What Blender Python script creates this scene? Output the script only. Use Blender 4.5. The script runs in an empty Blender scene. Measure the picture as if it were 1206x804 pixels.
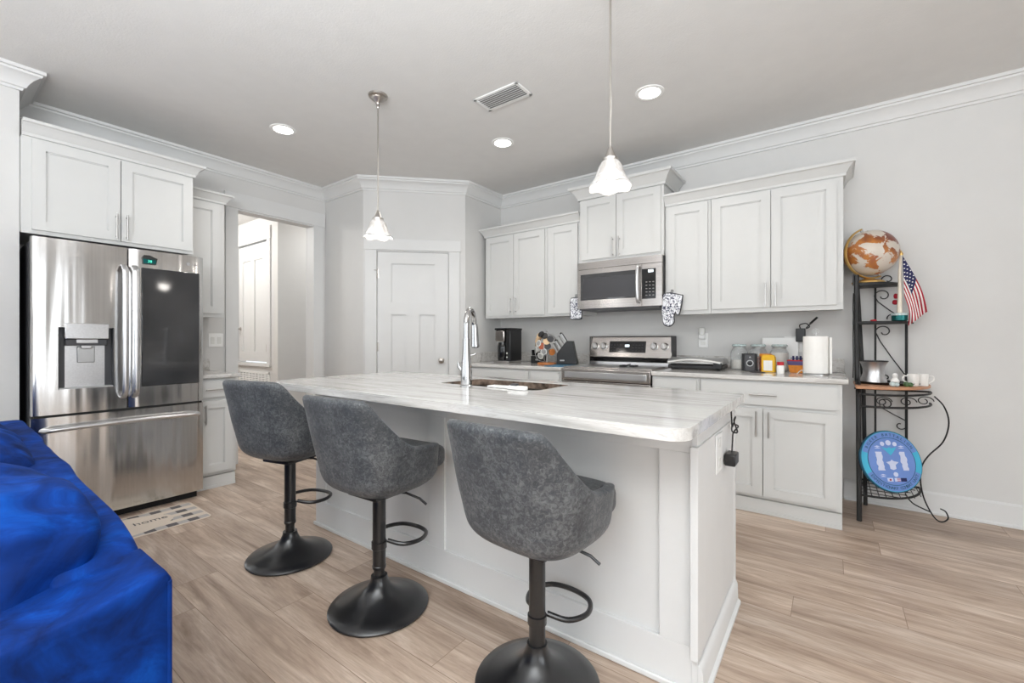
import bpy, bmesh, math, random
from mathutils import Vector, Matrix, noise
PI = math.pi
R = math.radians
random.seed(7)
S = bpy.context.scene
COL = S.collection

# ------------------------------------------------------------------ camera
cd = bpy.data.cameras.new('camera'); cam = bpy.data.objects.new('camera', cd); COL.objects.link(cam)
cam.location = (0, 0, 1.141); cam.rotation_euler = (R(90), 0, R(36.11))
cd.sensor_width = 36; cd.lens = 36*515.6/1206; cd.shift_y = -2.2/1206; cd.clip_start = .02
S.camera = cam
# ------------------------------------------------------------------ view / exposure
S.view_settings.view_transform = 'Standard'; S.view_settings.look = 'None'
S.view_settings.exposure = -0.07; S.view_settings.gamma = 1; S.view_settings.use_curve_mapping = False
# ------------------------------------------------------------------ world (daylight outside the windows)
w = bpy.data.worlds.new('daylight'); S.world = w; w.use_nodes = True
w.node_tree.nodes['Background'].inputs[0].default_value = (.86, .93, 1, 1)
w.node_tree.nodes['Background'].inputs[1].default_value = 1.6
# ------------------------------------------------------------------ lights
def area(name, loc, rot, sx, sy, power, col=(1, 1, 1), spread=180):
    l = bpy.data.lights.new(name, 'AREA'); l.shape = 'RECTANGLE'; l.size = sx; l.size_y = sy
    l.energy = power; l.color = col; l.spread = R(spread)
    o = bpy.data.objects.new(name, l); COL.objects.link(o); o.location = loc; o.rotation_euler = rot
    return o
def lamp(name, loc, power, rad, col, kind='POINT', spot=120, blend=.6):
    l = bpy.data.lights.new(name, kind); l.energy = power; l.shadow_soft_size = rad; l.color = col
    if kind == 'SPOT': l.spot_size = R(spot); l.spot_blend = blend
    o = bpy.data.objects.new(name, l); COL.objects.link(o); o.location = loc
    return o
H = 2.74
KEY = (.92, .965, 1)
area('daylight_back', (-1.7, -3.93, 1.35), (R(90), 0, 0), 2.6, 2.0, 15, KEY)
area('daylight_back', (1.6, -3.93, 1.35), (R(90), 0, 0), 2.0, 2.0, 15, KEY)
area('daylight_right', (4.03, .2, 1.35), (R(90), 0, R(90)), 1.5, 2.0, 40, KEY)
area('daylight_right', (4.03, -2.2, 1.35), (R(90), 0, R(90)), 1.5, 2.0, 40, KEY)
area('daylight_left', (-3.83, -2.2, 1.5), (R(90), 0, R(-90)), 1.8, 1.7, 24, KEY)

area('added_uplight', (-.1, -1.1, 1.75), (R(171), 0, R(36)), 2.2, 2.0, 260, (.91, .96, 1))  # added uplight behind the camera, no fixture; brightens ceiling and upper walls

# ------------------------------------------------------------------ materials
M = {}
def new(name):
    m = bpy.data.materials.new(name); m.use_nodes = True
    nt = m.node_tree; b = nt.nodes['Principled BSDF']; M[name] = m
    return m, nt, b
def sr(r, g, b):
    f = lambda c: (c/255/12.92) if c/255 <= .04045 else ((c/255+.055)/1.055)**2.4
    return (f(r), f(g), f(b), 1)
def N(nt, t, **k):
    n = nt.nodes.new(t)
    for a, v in k.items():
        if a.startswith('i_'): n.inputs[a[2:].replace('_', ' ')].default_value = v
        else: setattr(n, a, v)
    return n
def coords(nt, scale=(1, 1, 1), rot=(0, 0, 0), loc=(0, 0, 0)):
    tc = N(nt, 'ShaderNodeTexCoord'); mp = N(nt, 'ShaderNodeMapping')
    mp.inputs['Scale'].default_value = scale; mp.inputs['Rotation'].default_value = rot; mp.inputs['Location'].default_value = loc
    nt.links.new(tc.outputs['Object'], mp.inputs[0]); return mp.outputs[0]
def ramp(nt, fac, stops):
    r = N(nt, 'ShaderNodeValToRGB'); e = r.color_ramp.elements
    while len(e) < len(stops): e.new(.5)
    for i, (p, c) in enumerate(stops): e[i].position = p; e[i].color = c
    nt.links.new(fac, r.inputs[0]); return r.outputs[0]
def noise_t(nt, co, scale, detail=4, rough=.5, dist=0):
    n = N(nt, 'ShaderNodeTexNoise'); n.inputs['Scale'].default_value = scale; n.inputs['Detail'].default_value = detail
    n.inputs['Roughness'].default_value = rough; n.inputs['Distortion'].default_value = dist
    nt.links.new(co, n.inputs['Vector']); return n
def bump(nt, b, h, strength=.1, dist=.01):
    u = N(nt, 'ShaderNodeBump'); u.inputs['Strength'].default_value = strength; u.inputs['Distance'].default_value = dist
    nt.links.new(h, u.inputs['Height']); nt.links.new(u.outputs[0], b.inputs['Normal']); return u
def plain(name, col, rough=.5, metal=0, var=.04, nscale=8, bmp=0, bscale=60, **kw):
    m, nt, b = new(name)
    co = coords(nt); n = noise_t(nt, co, nscale, 3)
    c = col[:3]
    lo = tuple(max(0, x*(1-var)) for x in c)+(1,); hi = tuple(min(1, x*(1+var)) for x in c)+(1,)
    nt.links.new(ramp(nt, n.outputs[0], [(.3, lo), (.7, hi)]), b.inputs['Base Color'])
    b.inputs['Roughness'].default_value = rough; b.inputs['Metallic'].default_value = metal
    if bmp:
        n2 = noise_t(nt, co, bscale, 3); bump(nt, b, n2.outputs[0], bmp)
    for k, v in kw.items(): b.inputs[k.replace('_', ' ')].default_value = v
    return m
plain('wall_paint', sr(213, 212, 210), .7, var=.01, bmp=.05, bscale=180)
plain('ceiling_paint', sr(222, 221, 219), .85, var=.015, bmp=.12, bscale=110)
plain('trim_paint', sr(219, 219, 218), .5, var=.008, Specular_IOR_Level=.3)
plain('cabinet_paint', sr(209, 209, 207), .5, var=.008, Specular_IOR_Level=.3)
plain('island_paint', sr(221, 221, 220), .5, var=.01, bmp=.02, bscale=200, Specular_IOR_Level=.3)
plain('white_plastic', sr(240, 240, 238), .35, var=.01)
plain('white_ceramic', sr(240, 238, 234), .15, var=.01)
plain('black_plastic', (.012, .012, .013, 1), .35, var=.2)
plain('black_gloss', (.008, .008, .009, 1), .08, var=.2)
plain('black_metal', (.01, .01, .011, 1), .3, 0.0, var=.2, Coat_Weight=.4)
plain('rack_iron', (.018, .018, .018, 1), .5, .3, var=.3, bmp=.1)
plain('dark_gap', (.01, .01, .01, 1), .8)
plain('nickel', (.5, .47, .44, 1), .28, 1, var=.05)
plain('bar_steel', (.5, .49, .48, 1), .28, 1, var=.05)
plain('chrome', (.5, .5, .5, 1), .1, 1, var=.02)
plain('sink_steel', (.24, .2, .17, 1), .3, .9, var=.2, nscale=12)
plain('vent_backing', (.3, .29, .28, 1), .7)
plain('brass_gold', (.75, .5, .18, 1), .3, .9, var=.1)
plain('paper', sr(246, 244, 240), .8, var=.02, bmp=.15, bscale=90)
plain('amber_wood', sr(196, 120, 60), .4, var=.2, nscale=14)
plain('shelf_wood', sr(190, 138, 104), .45, var=.15, nscale=10)
plain('teal_tin', sr(10, 92, 92), .25, .5, var=.2)
plain('red_plastic', sr(190, 22, 34), .4)
plain('yellow_paper', sr(232, 182, 40), .55, var=.08)
plain('orange_food', sr(222, 140, 50), .5, var=.15, nscale=30)
plain('blue_mat', sr(70, 120, 150), .5, var=.06)
plain('dark_grey', (.05, .05, .055, 1), .4)
plain('sealer_silver', (.46, .46, .46, 1), .35, .7, var=.05)
plain('pewter', (.62, .62, .63, 1), .32, .9, var=.15, nscale=20)
plain('green_glass', sr(70, 100, 60), .15, var=.5, nscale=60)
plain('pale_glass', sr(190, 205, 205), .1, var=.3, nscale=60)
plain('pale_wood', sr(222, 190, 150), .5, var=.1, nscale=12)
plain('tape_blue', sr(40, 120, 210), .6)
plain('flour', sr(238, 232, 224), .8, var=.04, nscale=30)
plain('copper_food', sr(170, 90, 60), .6, var=.3, nscale=40)
plain('ink', (.02, .02, .025, 1), .6)
plain('purple_plastic', sr(90, 80, 130), .3, var=.2)
plain('pole_wood', sr(232, 222, 205), .5, var=.05)

def steel(name, col, rough, axis_scale, bs=.06):
    m, nt, b = new(name)
    co = coords(nt, axis_scale); n = noise_t(nt, co, 1, 4, .6)
    nt.links.new(ramp(nt, n.outputs[0], [(.3, tuple(x*.93 for x in col)+(1,)), (.7, tuple(min(1, x*1.05) for x in col)+(1,))]), b.inputs['Base Color'])
    b.inputs['Metallic'].default_value = 1; b.inputs['Roughness'].default_value = rough
    n2 = noise_t(nt, coords(nt, (8, 8, .5)), 1, 1.5, .45)
    bump(nt, b, n2.outputs[0], bs, .02)
    return m
steel('stainless', (.62, .61, .60), .17, (120, 120, 1.2), .8)
steel('stainless_range', (.47, .44, .42), .22, (1.2, 90, 90), .08)
steel('stainless_light', (.66, .66, .67), .28, (1, 120, 120), .03)

def glass(name, col=(1, 1, 1, 1), rough=0, alpha=None):
    m, nt, b = new(name)
    b.inputs['Base Color'].default_value = col; b.inputs['Roughness'].default_value = rough
    b.inputs['Transmission Weight'].default_value = 1; b.inputs['IOR'].default_value = 1.45
    return m
plain('clear_glass', (.8, .83, .83, 1), .05, Alpha=.22)
glass('window_glass', (1, 1, 1, 1))

def emit(name, col, st):
    m, nt, b = new(name); b.inputs['Base Color'].default_value = col
    b.inputs['Emission Color'].default_value = col; b.inputs['Emission Strength'].default_value = st
    return m
emit('lamp_disc', (1, .97, .93, 1), 9)
emit('bulb_glow', (1, .95, .88, 1), 4)
emit('display_lit', (.85, .95, 1, 1), 1.6)
emit('display_green', (.1, .8, .55, 1), .9)
# frosted pendant glass
m, nt, b = new('frosted_glass')
n = noise_t(nt, coords(nt), 30, 4, .6, 1)
nt.links.new(ramp(nt, n.outputs[0], [(.35, (.6, .58, .56, 1)), (.65, (.92, .92, .92, 1))]), b.inputs['Base Color'])
b.inputs['Roughness'].default_value = .35; b.inputs['Transmission Weight'].default_value = .55
b.inputs['Subsurface Weight'].default_value = .0
b.inputs['Emission Color'].default_value = (1, .97, .93, 1); b.inputs['Emission Strength'].default_value = .0

# dark appliance glass
m, nt, b = new('appliance_glass')
n = noise_t(nt, coords(nt, (1, 1, 1)), 2.5, 2)
nt.links.new(ramp(nt, n.outputs[0], [(.3, (.025, .026, .028, 1)), (.7, (.05, .05, .052, 1))]), b.inputs['Base Color'])
b.inputs['Roughness'].default_value = .06; b.inputs['Specular IOR Level'].default_value = .8
# floor planks
m, nt, b = new('plank_floor')
tc = N(nt, 'ShaderNodeTexCoord')
br = N(nt, 'ShaderNodeTexBrick'); br.offset = 0; br.offset_frequency = 2; br.squash = 1
for k, v in (('Scale', 1), ('Mortar Size', .0012), ('Mortar Smooth', .2), ('Bias', 0), ('Brick Width', 1.22), ('Row Height', .178)): br.inputs[k].default_value = v
br.inputs['Color1'].default_value = (0, 0, 0, 1); br.inputs['Color2'].default_value = (1, 1, 1, 1); br.inputs['Mortar'].default_value = (.5, .5, .5, 1)
sx_ = N(nt, 'ShaderNodeSeparateXYZ'); nt.links.new(tc.outputs['Object'], sx_.inputs[0])
def mth(op, a, b_=None, c_=None):
    n_ = N(nt, 'ShaderNodeMath', operation=op)
    for i, q in enumerate((a, b_, c_)):
        if q is None: continue
        if isinstance(q, (int, float)): n_.inputs[i].default_value = q
        else: nt.links.new(q, n_.inputs[i])
    return n_.outputs[0]
row = mth('FLOOR', mth('DIVIDE', sx_.outputs[1], .178))
wn = N(nt, 'ShaderNodeTexWhiteNoise', noise_dimensions='1D'); nt.links.new(row, wn.inputs['W'])
shx = mth('MULTIPLY_ADD', wn.outputs['Value'], 1.22, sx_.outputs[0])
cb = N(nt, 'ShaderNodeCombineXYZ'); nt.links.new(shx, cb.inputs[0]); nt.links.new(sx_.outputs[1], cb.inputs[1])
nt.links.new(cb.outputs[0], br.inputs['Vector'])
rgb2 = N(nt, 'ShaderNodeRGBToBW'); nt.links.new(br.outputs['Color'], rgb2.inputs[0])
mp = N(nt, 'ShaderNodeMapping'); mp.inputs['Scale'].default_value = (.9, 7, 1); nt.links.new(tc.outputs['Object'], mp.inputs[0])
mul = N(nt, 'ShaderNodeMath', operation='MULTIPLY'); mul.inputs[1].default_value = 37; nt.links.new(rgb2.outputs[0], mul.inputs[0])
g1 = N(nt, 'ShaderNodeTexNoise', noise_dimensions='4D')
for k, v in (('Scale', 1.6), ('Detail', 5), ('Roughness', .65), ('Distortion', .9)): g1.inputs[k].default_value = v
nt.links.new(mp.outputs[0], g1.inputs['Vector']); nt.links.new(mul.outputs[0], g1.inputs['W'])
base = ramp(nt, g1.outputs[0], [(.3, sr(146, 124, 107)), (.43, sr(180, 158, 140)), (.53, sr(196, 175, 157)), (.66, sr(220, 203, 187))])
mp2 = N(nt, 'ShaderNodeMapping'); mp2.inputs['Scale'].default_value = (5, 110, 1); nt.links.new(tc.outputs['Object'], mp2.inputs[0])
g2 = noise_t(nt, mp2.outputs[0], 1, 4, .7)
fine = ramp(nt, g2.outputs[0], [(.34, (.66, .64, .62, 1)), (.56, (1, 1, 1, 1))])
mix = N(nt, 'ShaderNodeMix', data_type='RGBA', blend_type='MULTIPLY'); mix.inputs[0].default_value = .6
nt.links.new(base, mix.inputs[6]); nt.links.new(fine, mix.inputs[7])
tone = ramp(nt, rgb2.outputs[0], [(0, (.80, .79, .79, 1)), (.5, (.97, .97, .97, 1)), (1, (1.0, 1.0, 1.0, 1))])
mix2 = N(nt, 'ShaderNodeMix', data_type='RGBA', blend_type='MULTIPLY'); mix2.inputs[0].default_value = 1
nt.links.new(mix.outputs[2], mix2.inputs[6]); nt.links.new(tone, mix2.inputs[7])
mix3 = N(nt, 'ShaderNodeMix', data_type='RGBA'); nt.links.new(br.outputs['Fac'], mix3.inputs[0])
nt.links.new(mix2.outputs[2], mix3.inputs[6]); mix3.inputs[7].default_value = sr(128, 106, 88)
nt.links.new(mix3.outputs[2], b.inputs['Base Color']); b.inputs['Roughness'].default_value = .42
bump(nt, b, g2.outputs[0], .08, .004)
# quartzite counter
def stone(name, dark, contrast, sc, light=sr(182, 179, 175)):
    m, nt, b = new(name)
    co = coords(nt, sc)
    a = noise_t(nt, co, 1.5, 7, .6, 1.6); c = noise_t(nt, co, 4.5, 5, .6, 2.5)
    base = ramp(nt, a.outputs[0], [(.27, dark), (.36, light), (.46, sr(208, 206, 203)), (.62, sr(222, 220, 217)), (.76, sr(186, 184, 181))])
    v = ramp(nt, c.outputs[0], [(.46, (1, 1, 1, 1)), (.5, contrast), (.54, (1, 1, 1, 1))])
    mx = N(nt, 'ShaderNodeMix', data_type='RGBA', blend_type='MULTIPLY'); mx.inputs[0].default_value = .6
    nt.links.new(base, mx.inputs[6]); nt.links.new(v, mx.inputs[7]); nt.links.new(mx.outputs[2], b.inputs['Base Color'])
    b.inputs['Roughness'].default_value = .12
    return m
stone('quartzite', sr(168, 163, 158), (.76, .74, .72, 1), (.6, 8, 8))
stone('quartzite_wall', sr(126, 112, 100), (.5, .44, .38, 1), (1.6, 6, 5), sr(170, 164, 158))
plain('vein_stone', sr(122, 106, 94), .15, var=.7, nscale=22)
# distressed faux leather
m, nt, b = new('grey_leather')
co = coords(nt); a = noise_t(nt, co, 75, 7, .72, 1.0); a2 = noise_t(nt, co, 9, 4, .5)
add = N(nt, 'ShaderNodeMath', operation='MULTIPLY_ADD'); nt.links.new(a2.outputs[0], add.inputs[0]); add.inputs[1].default_value = .35; nt.links.new(a.outputs[0], add.inputs[2])
nt.links.new(ramp(nt, add.outputs[0], [(.46, sr(44, 47, 51)), (.64, sr(66, 69, 73)), (.84, sr(108, 110, 112))]), b.inputs['Base Color'])
b.inputs['Roughness'].default_value = .5; bump(nt, b, a.outputs[0], .12, .004)
b.inputs['Sheen Weight'].default_value = .08
# velvet
m, nt, b = new('blue_velvet')
co = coords(nt); a = noise_t(nt, co, 6, 5, .6, 1.5)
nt.links.new(ramp(nt, a.outputs[0], [(.3, sr(0, 22, 70)), (.55, sr(0, 48, 124)), (.8, sr(0, 80, 175))]), b.inputs['Base Color'])
b.inputs['Roughness'].default_value = .75; b.inputs['Specular IOR Level'].default_value = .15; b.inputs['Sheen Weight'].default_value = .06; b.inputs['Sheen Roughness'].default_value = .35
b.inputs['Sheen Tint'].default_value = sr(40, 130, 245)
n3 = noise_t(nt, co, 9, 3, .5, 1); bump(nt, b, n3.outputs[0], .25, .02)
# printed floral cotton
m, nt, b = new('floral_cotton')
co = coords(nt); n1 = noise_t(nt, co, 24, 1.2, .5, 2.0)
nt.links.new(ramp(nt, n1.outputs[0], [(.44, (.84, .85, .88, 1)), (.47, (.02, .025, .07, 1)), (.52, (.03, .035, .09, 1)), (.55, (.84, .85, .88, 1))]), b.inputs['Base Color']); b.inputs['Roughness'].default_value = .85
# globe
m, nt, b = new('globe_map')
co = coords(nt, loc=(.3, .7, .2)); a = noise_t(nt, co, 12, 8, .6, .6); c = noise_t(nt, co, 5, 3, .5)
land = ramp(nt, c.outputs[0], [(.4, sr(120, 60, 44)), (.52, sr(186, 120, 56)), (.66, sr(150, 84, 70))])
mk = ramp(nt, a.outputs[0], [(.5, (0, 0, 0, 1)), (.53, (1, 1, 1, 1))])
mx = N(nt, 'ShaderNodeMix', data_type='RGBA'); nt.links.new(mk, mx.inputs[0]); mx.inputs[6].default_value = sr(206, 196, 184); nt.links.new(land, mx.inputs[7])
nt.links.new(mx.outputs[2], b.inputs['Base Color']); b.inputs['Roughness'].default_value = .3
# flag: canton + stripes in local coordinates (x across stripes, y length) - see flag builder
plain('flag_red', sr(168, 24, 44), .8); plain('flag_white', sr(236, 232, 230), .8); plain('flag_blue', sr(34, 38, 84), .8)
plain('plaque_blue', sr(108, 140, 205), .4, var=.06); plain('plaque_teal', sr(70, 178, 212), .4, var=.06); plain('plaque_dark', sr(24, 84, 110), .5)
plain('plaque_white', sr(205, 212, 236), .4)
plain('lid_white', sr(226, 226, 222), .4, var=.05)
plain('mat_beige', sr(214, 200, 184), .9, var=.03, bmp=.1, bscale=300)
plain('mat_dark', sr(96, 92, 92), .9, var=.06); plain('mat_mid', sr(176, 170, 166), .9, var=.04)

# ------------------------------------------------------------------ mesh helpers
XF = {}
class MB:
    def __init__(s): s.bm = bmesh.new()
    def box(s, x0, x1, y0, y1, z0, z1, mat=None):
        vs = [s.bm.verts.new((x, y, z)) for z in (z0, z1) for y in (y0, y1) for x in (x0, x1)]
        for f in ((0, 2, 3, 1), (4, 5, 7, 6), (0, 1, 5, 4), (2, 6, 7, 3), (0, 4, 6, 2), (1, 3, 7, 5)): s.bm.faces.new([vs[i] for i in f])
        if mat: bmesh.ops.transform(s.bm, matrix=mat, verts=vs)
        return s
    def prism(s, poly, z0, z1, mat=None):
        a = [s.bm.verts.new((x, y, z0)) for x, y in poly]; b = [s.bm.verts.new((x, y, z1)) for x, y in poly]
        n = len(poly); s.bm.faces.new(a[::-1]); s.bm.faces.new(b)
        for i in range(n): s.bm.faces.new((a[i], a[(i+1) % n], b[(i+1) % n], b[i]))
        if mat: bmesh.ops.transform(s.bm, matrix=mat, verts=a+b)
        return s
    def lathe(s, prof, c=(0, 0, 0), seg=32, mat=None, sx=1, sy=1, wob=None):
        rings = []
        allv = []
        for r, z in prof:
            if r <= 1e-6: v = [s.bm.verts.new((c[0], c[1], c[2]+z))]
            else: v = [s.bm.verts.new((c[0]+r*sx*math.cos(2*PI*i/seg)*(wob(i/seg, r, z) if wob else 1), c[1]+r*sy*math.sin(2*PI*i/seg)*(wob(i/seg, r, z) if wob else 1), c[2]+z)) for i in range(seg)]
            rings.append(v); allv += v
        for a, b in zip(rings, rings[1:]):
            for i in range(seg):
                j = (i+1) % seg
                if len(a) == 1 and len(b) == 1: continue
                if len(a) == 1: s.bm.faces.new((a[0], b[j], b[i]))
                elif len(b) == 1: s.bm.faces.new((a[i], a[j], b[0]))
                else: s.bm.faces.new((a[i], a[j], b[j], b[i]))
        if len(rings[0]) > 1: s.bm.faces.new(rings[0][::-1])
        if len(rings[-1]) > 1: s.bm.faces.new(rings[-1])
        if mat: bmesh.ops.transform(s.bm, matrix=mat, verts=allv)
        return s
    def tube(s, pts, r, seg=10, closed=False, flat=1):
        P = [Vector(p) for p in pts]; n = len(P); rings = []
        up = None
        for i in range(n):
            if closed: t = P[(i+1) % n]-P[i-1]
            else: t = P[min(i+1, n-1)]-P[max(i-1, 0)]
            t.normalize()
            if up is None:
                up = Vector((0, 0, 1)) if abs(t.z) < .9 else Vector((1, 0, 0))
            up = (up-t*up.dot(t)).normalized(); sd = t.cross(up)
            rr = r[i] if isinstance(r, (list, tuple)) else r
            rings.append([s.bm.verts.new(P[i]+(up*math.cos(2*PI*k/seg)*rr+sd*math.sin(2*PI*k/seg)*rr*flat)) for k in range(seg)])
        m = n if closed else n-1
        for i in range(m):
            a, b = rings[i], rings[(i+1) % n]
            for k in range(seg): s.bm.faces.new((a[k], a[(k+1) % seg], b[(k+1) % seg], b[k]))
        if not closed: s.bm.faces.new(rings[0][::-1]); s.bm.faces.new(rings[-1])
        return s
    def cyl(s, p, q, r, seg=16): return s.tube([p, q], r, seg)
    def sphere(s, c, r, seg=24, sc=(1, 1, 1)):
        res = bmesh.ops.create_uvsphere(s.bm, u_segments=seg, v_segments=seg//2, radius=r)
        bmesh.ops.transform(s.bm, matrix=Matrix.Translation(c)@Matrix.Diagonal((*sc, 1)), verts=res['verts']); return s
    def puff(s, c, size, n=20, e=.45, rot=None, amp=0, ns=5, seed=0, top=None):
        """soft cushion: cube sphere mapped to a superellipsoid with crumples"""
        P = {}
        def vert(i, j, k):
            if (i, j, k) not in P: P[(i, j, k)] = s.bm.verts.new((2*i/n-1, 2*j/n-1, 2*k/n-1))
            return P[(i, j, k)]
        for i in range(n):
            for j in range(n):
                for k in (0, n):
                    s.bm.faces.new([vert(*q) for q in ((i, j, k), (i+1, j, k), (i+1, j+1, k), (i, j+1, k))])
                    s.bm.faces.new([vert(*q) for q in ((i, k, j), (i+1, k, j), (i+1, k, j+1), (i, k, j+1))])
                    s.bm.faces.new([vert(*q) for q in ((k, i, j), (k, i+1, j), (k, i+1, j+1), (k, i, j+1))])
        vs = list(P.values())
        for v in vs:
            d = v.co.copy()
            L = (abs(d.x)**(2/e)+abs(d.y)**(2/e)+abs(d.z)**(2/e))**(e/2)
            q = d/L
            p = Vector((q.x*size[0]/2, q.y*size[1]/2, q.z*size[2]/2))
            if top: p = top(p)
            if amp:
                nn = noise.fractal(Vector((p.x*ns+seed, p.y*ns, p.z*ns)), 1, 2, 3)
                p += q.normalized()*nn*amp
            v.co = p
        mat = Matrix.Translation(c)
        if rot: mat = mat@rot
        bmesh.ops.transform(s.bm, matrix=mat, verts=vs); return s
    def build(s, name, mat, parent=None, world=True, smooth=True, bevel=0, sub=0, solid=0, ang=35):
        bmesh.ops.recalc_face_normals(s.bm, faces=s.bm.faces)
        me = bpy.data.meshes.new(name); s.bm.to_mesh(me); s.bm.free()
        for mt in (mat if isinstance(mat, (list, tuple)) else [mat]): me.materials.append(M[mt])
        o = bpy.data.objects.new(name, me); COL.objects.link(o)
        if parent:
            o.parent = parent
            if world and parent in XF: me.transform(XF[parent].inverted())
            elif world and parent.parent in XF: me.transform(XF[parent.parent].inverted())
        if smooth:
            for p in me.polygons: p.use_smooth = True
            me.set_sharp_from_angle(angle=R(ang))
        if solid:
            md = o.modifiers.new('solid', 'SOLIDIFY'); md.thickness = solid; md.offset = -1
        if bevel:
            md = o.modifiers.new('bevel', 'BEVEL'); md.width = bevel; md.segments = 2; md.limit_method = 'ANGLE'; md.angle_limit = R(40)
        if sub:
            md = o.modifiers.new('sub', 'SUBSURF'); md.levels = sub; md.render_levels = sub
        return o
def thing(name, label, cat, loc=(0, 0, 0), rotz=0, group=None):
    o = bpy.data.objects.new(name, None); COL.objects.link(o); o.empty_display_size = .1
    o.location = loc; o.rotation_euler = (0, 0, rotz); o['label'] = label; o['category'] = cat
    if group: o['group'] = group
    XF[o] = Matrix.Translation(loc)@Matrix.Rotation(rotz, 4, 'Z')
    return o
def tag(o, label, cat, group=None):
    o['label'] = label; o['category'] = cat
    if group: o['group'] = group
    return o
def struct(o): o['kind'] = 'structure'; return o
def recenter(o, loc):
    """move a single mesh thing's origin to its base"""
    o.data.transform(Matrix.Translation(-Vector(loc))); o.location = loc; return o
def catmull(P, n=8, closed=False):
    P = [Vector(p) for p in P]; out = []; m = len(P)
    rng = range(m) if closed else range(m-1)
    for i in rng:
        if closed: a, b, c, d = P[i-1], P[i], P[(i+1) % m], P[(i+2) % m]
        else: a, b, c, d = P[max(i-1, 0)], P[i], P[i+1], P[min(i+2, m-1)]
        for k in range(n):
            t = k/n
            out.append(.5*((2*b)+(c-a)*t+(2*a-5*b+4*c-d)*t*t+(3*b-a-3*c+d)*t**3))
    if not closed: out.append(P[-1])
    return out
def text_mesh(name, body, size, mat, parent, matrix, depth=.0006, align='CENTER'):
    cu = bpy.data.curves.new(name, 'FONT'); cu.body = body; cu.size = size; cu.extrude = depth; cu.align_x = align; cu.align_y = 'CENTER'
    t = bpy.data.objects.new(name, cu); COL.objects.link(t)
    bpy.context.view_layer.update()
    me = bpy.data.meshes.new_from_object(t.evaluated_get(bpy.context.evaluated_depsgraph_get()))
    bpy.data.objects.remove(t); me.name = name; me.materials.clear(); me.materials.append(M[mat])
    me.transform(matrix)
    o = bpy.data.objects.new(name, me); COL.objects.link(o)
    if parent:
        o.parent = parent
        rt = parent if parent in XF else parent.parent
        if rt in XF: me.transform(XF[rt].inverted())
    return o
def offset_path(P, d):
    """offset an open polyline to its right by d with mitred corners"""
    out = []; n = len(P); V = [Vector(p) for p in P]
    nr = []
    for i in range(n-1):
        t = (V[i+1]-V[i]).normalized(); nr.append(Vector((t.y, -t.x)))
    for i in range(n):
        if i == 0: out.append(V[0]+nr[0]*d)
        elif i == n-1: out.append(V[-1]+nr[-1]*d)
        else:
            b = nr[i-1]+nr[i]; b.normalize(); out.append(V[i]+b*(d/max(.2, b.dot(nr[i]))))
    return out
def sweep(mb, P, prof):
    """prof: closed list of (offset to the right, z)"""
    cols = [[mb.bm.verts.new((q.x, q.y, z)) for q in offset_path(P, d)] for d, z in prof]
    m = len(prof); n = len(P)
    for k in range(m):
        a, b = cols[k], cols[(k+1) % m]
        for i in range(n-1): mb.bm.faces.new((a[i], a[i+1], b[i+1], b[i]))
    mb.bm.faces.new([c[0] for c in cols]); mb.bm.faces.new([c[-1] for c in cols][::-1])
    return mb

# ------------------------------------------------------------------ room shell
XL, YA, XB, XC, YC, YR = -4.4225, 2.637, -3.75, -3.0374, 3.3499, 3.949
XS, YS = -3.904, .377            # stub wall beside the fridge
XR, YBK = 4.1, -4.0
T = .12
struct(MB().box(-8.2, XR+.1, YBK-.1, YR+.1, -.06, 0).build('floor', 'plank_floor', smooth=False))
struct(MB().box(-8.2, XR+.1, YBK-.1, YR+.1, H, H+.08).build('ceiling', 'ceiling_paint', smooth=False))
def wall(name, p, q, holes=(), z0=0, z1=H, th=T, mat='wall_paint', ext=(0, 0)):
    p = Vector(p); q = Vector(q); L = (q-p).length; t = (q-p).normalized()
    mt = Matrix(((t.x, -t.y, 0, p.x), (t.y, t.x, 0, p.y), (0, 0, 1, 0), (0, 0, 0, 1)))  # local y = left of travel = outside
    mb = MB(); s = -ext[0]
    for a, b_, c, d in sorted(holes):
        mb.box(s, a, 0, th, z0, z1, mt)
        if c > z0: mb.box(a, b_, 0, th, z0, c, mt)
        if d < z1: mb.box(a, b_, 0, th, d, z1, mt)
        s = b_
    mb.box(s, L+ext[1], 0, th, z0, z1, mt)
    return struct(mb.build(name, mat, smooth=False))
wall('wall_left', (XS, YBK), (XS, YS), [(.9, 2.7, .65, 2.35)], th=XS-XL+T)
wall('wall_fridge', (XL, YS), (XL, YA), [(1.764-YS, 2.50-YS, 0, 2.345)], ext=(0, 0))
wall('wall_pantry_left', (XL, YA), (XB, YA), ext=(0, 0))
wall('wall_pantry_door', (XB, YA), (XC, YC), [(.125, .845, 0, 2.035)], th=.06)
wall('wall_pantry_right', (XC, YC), (XC, YR))
wall('wall_range', (XC, YR), (XR, YR), ext=(1.5, T))
wall('wall_hall_pantry', (XL, YA), (XL, 4.9), ext=(0, 0))
wall('wall_right', (XR, YR), (XR, YBK), [(3.0, 4.5, .35, 2.35), (5.4, 6.9, .35, 2.35)])
wall('wall_back', (XR, YBK), (XS-.6, YBK), [(1.5, 3.5, .35, 2.35), (4.5, 7.1, .35, 2.35)], ext=(T, 0))
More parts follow.
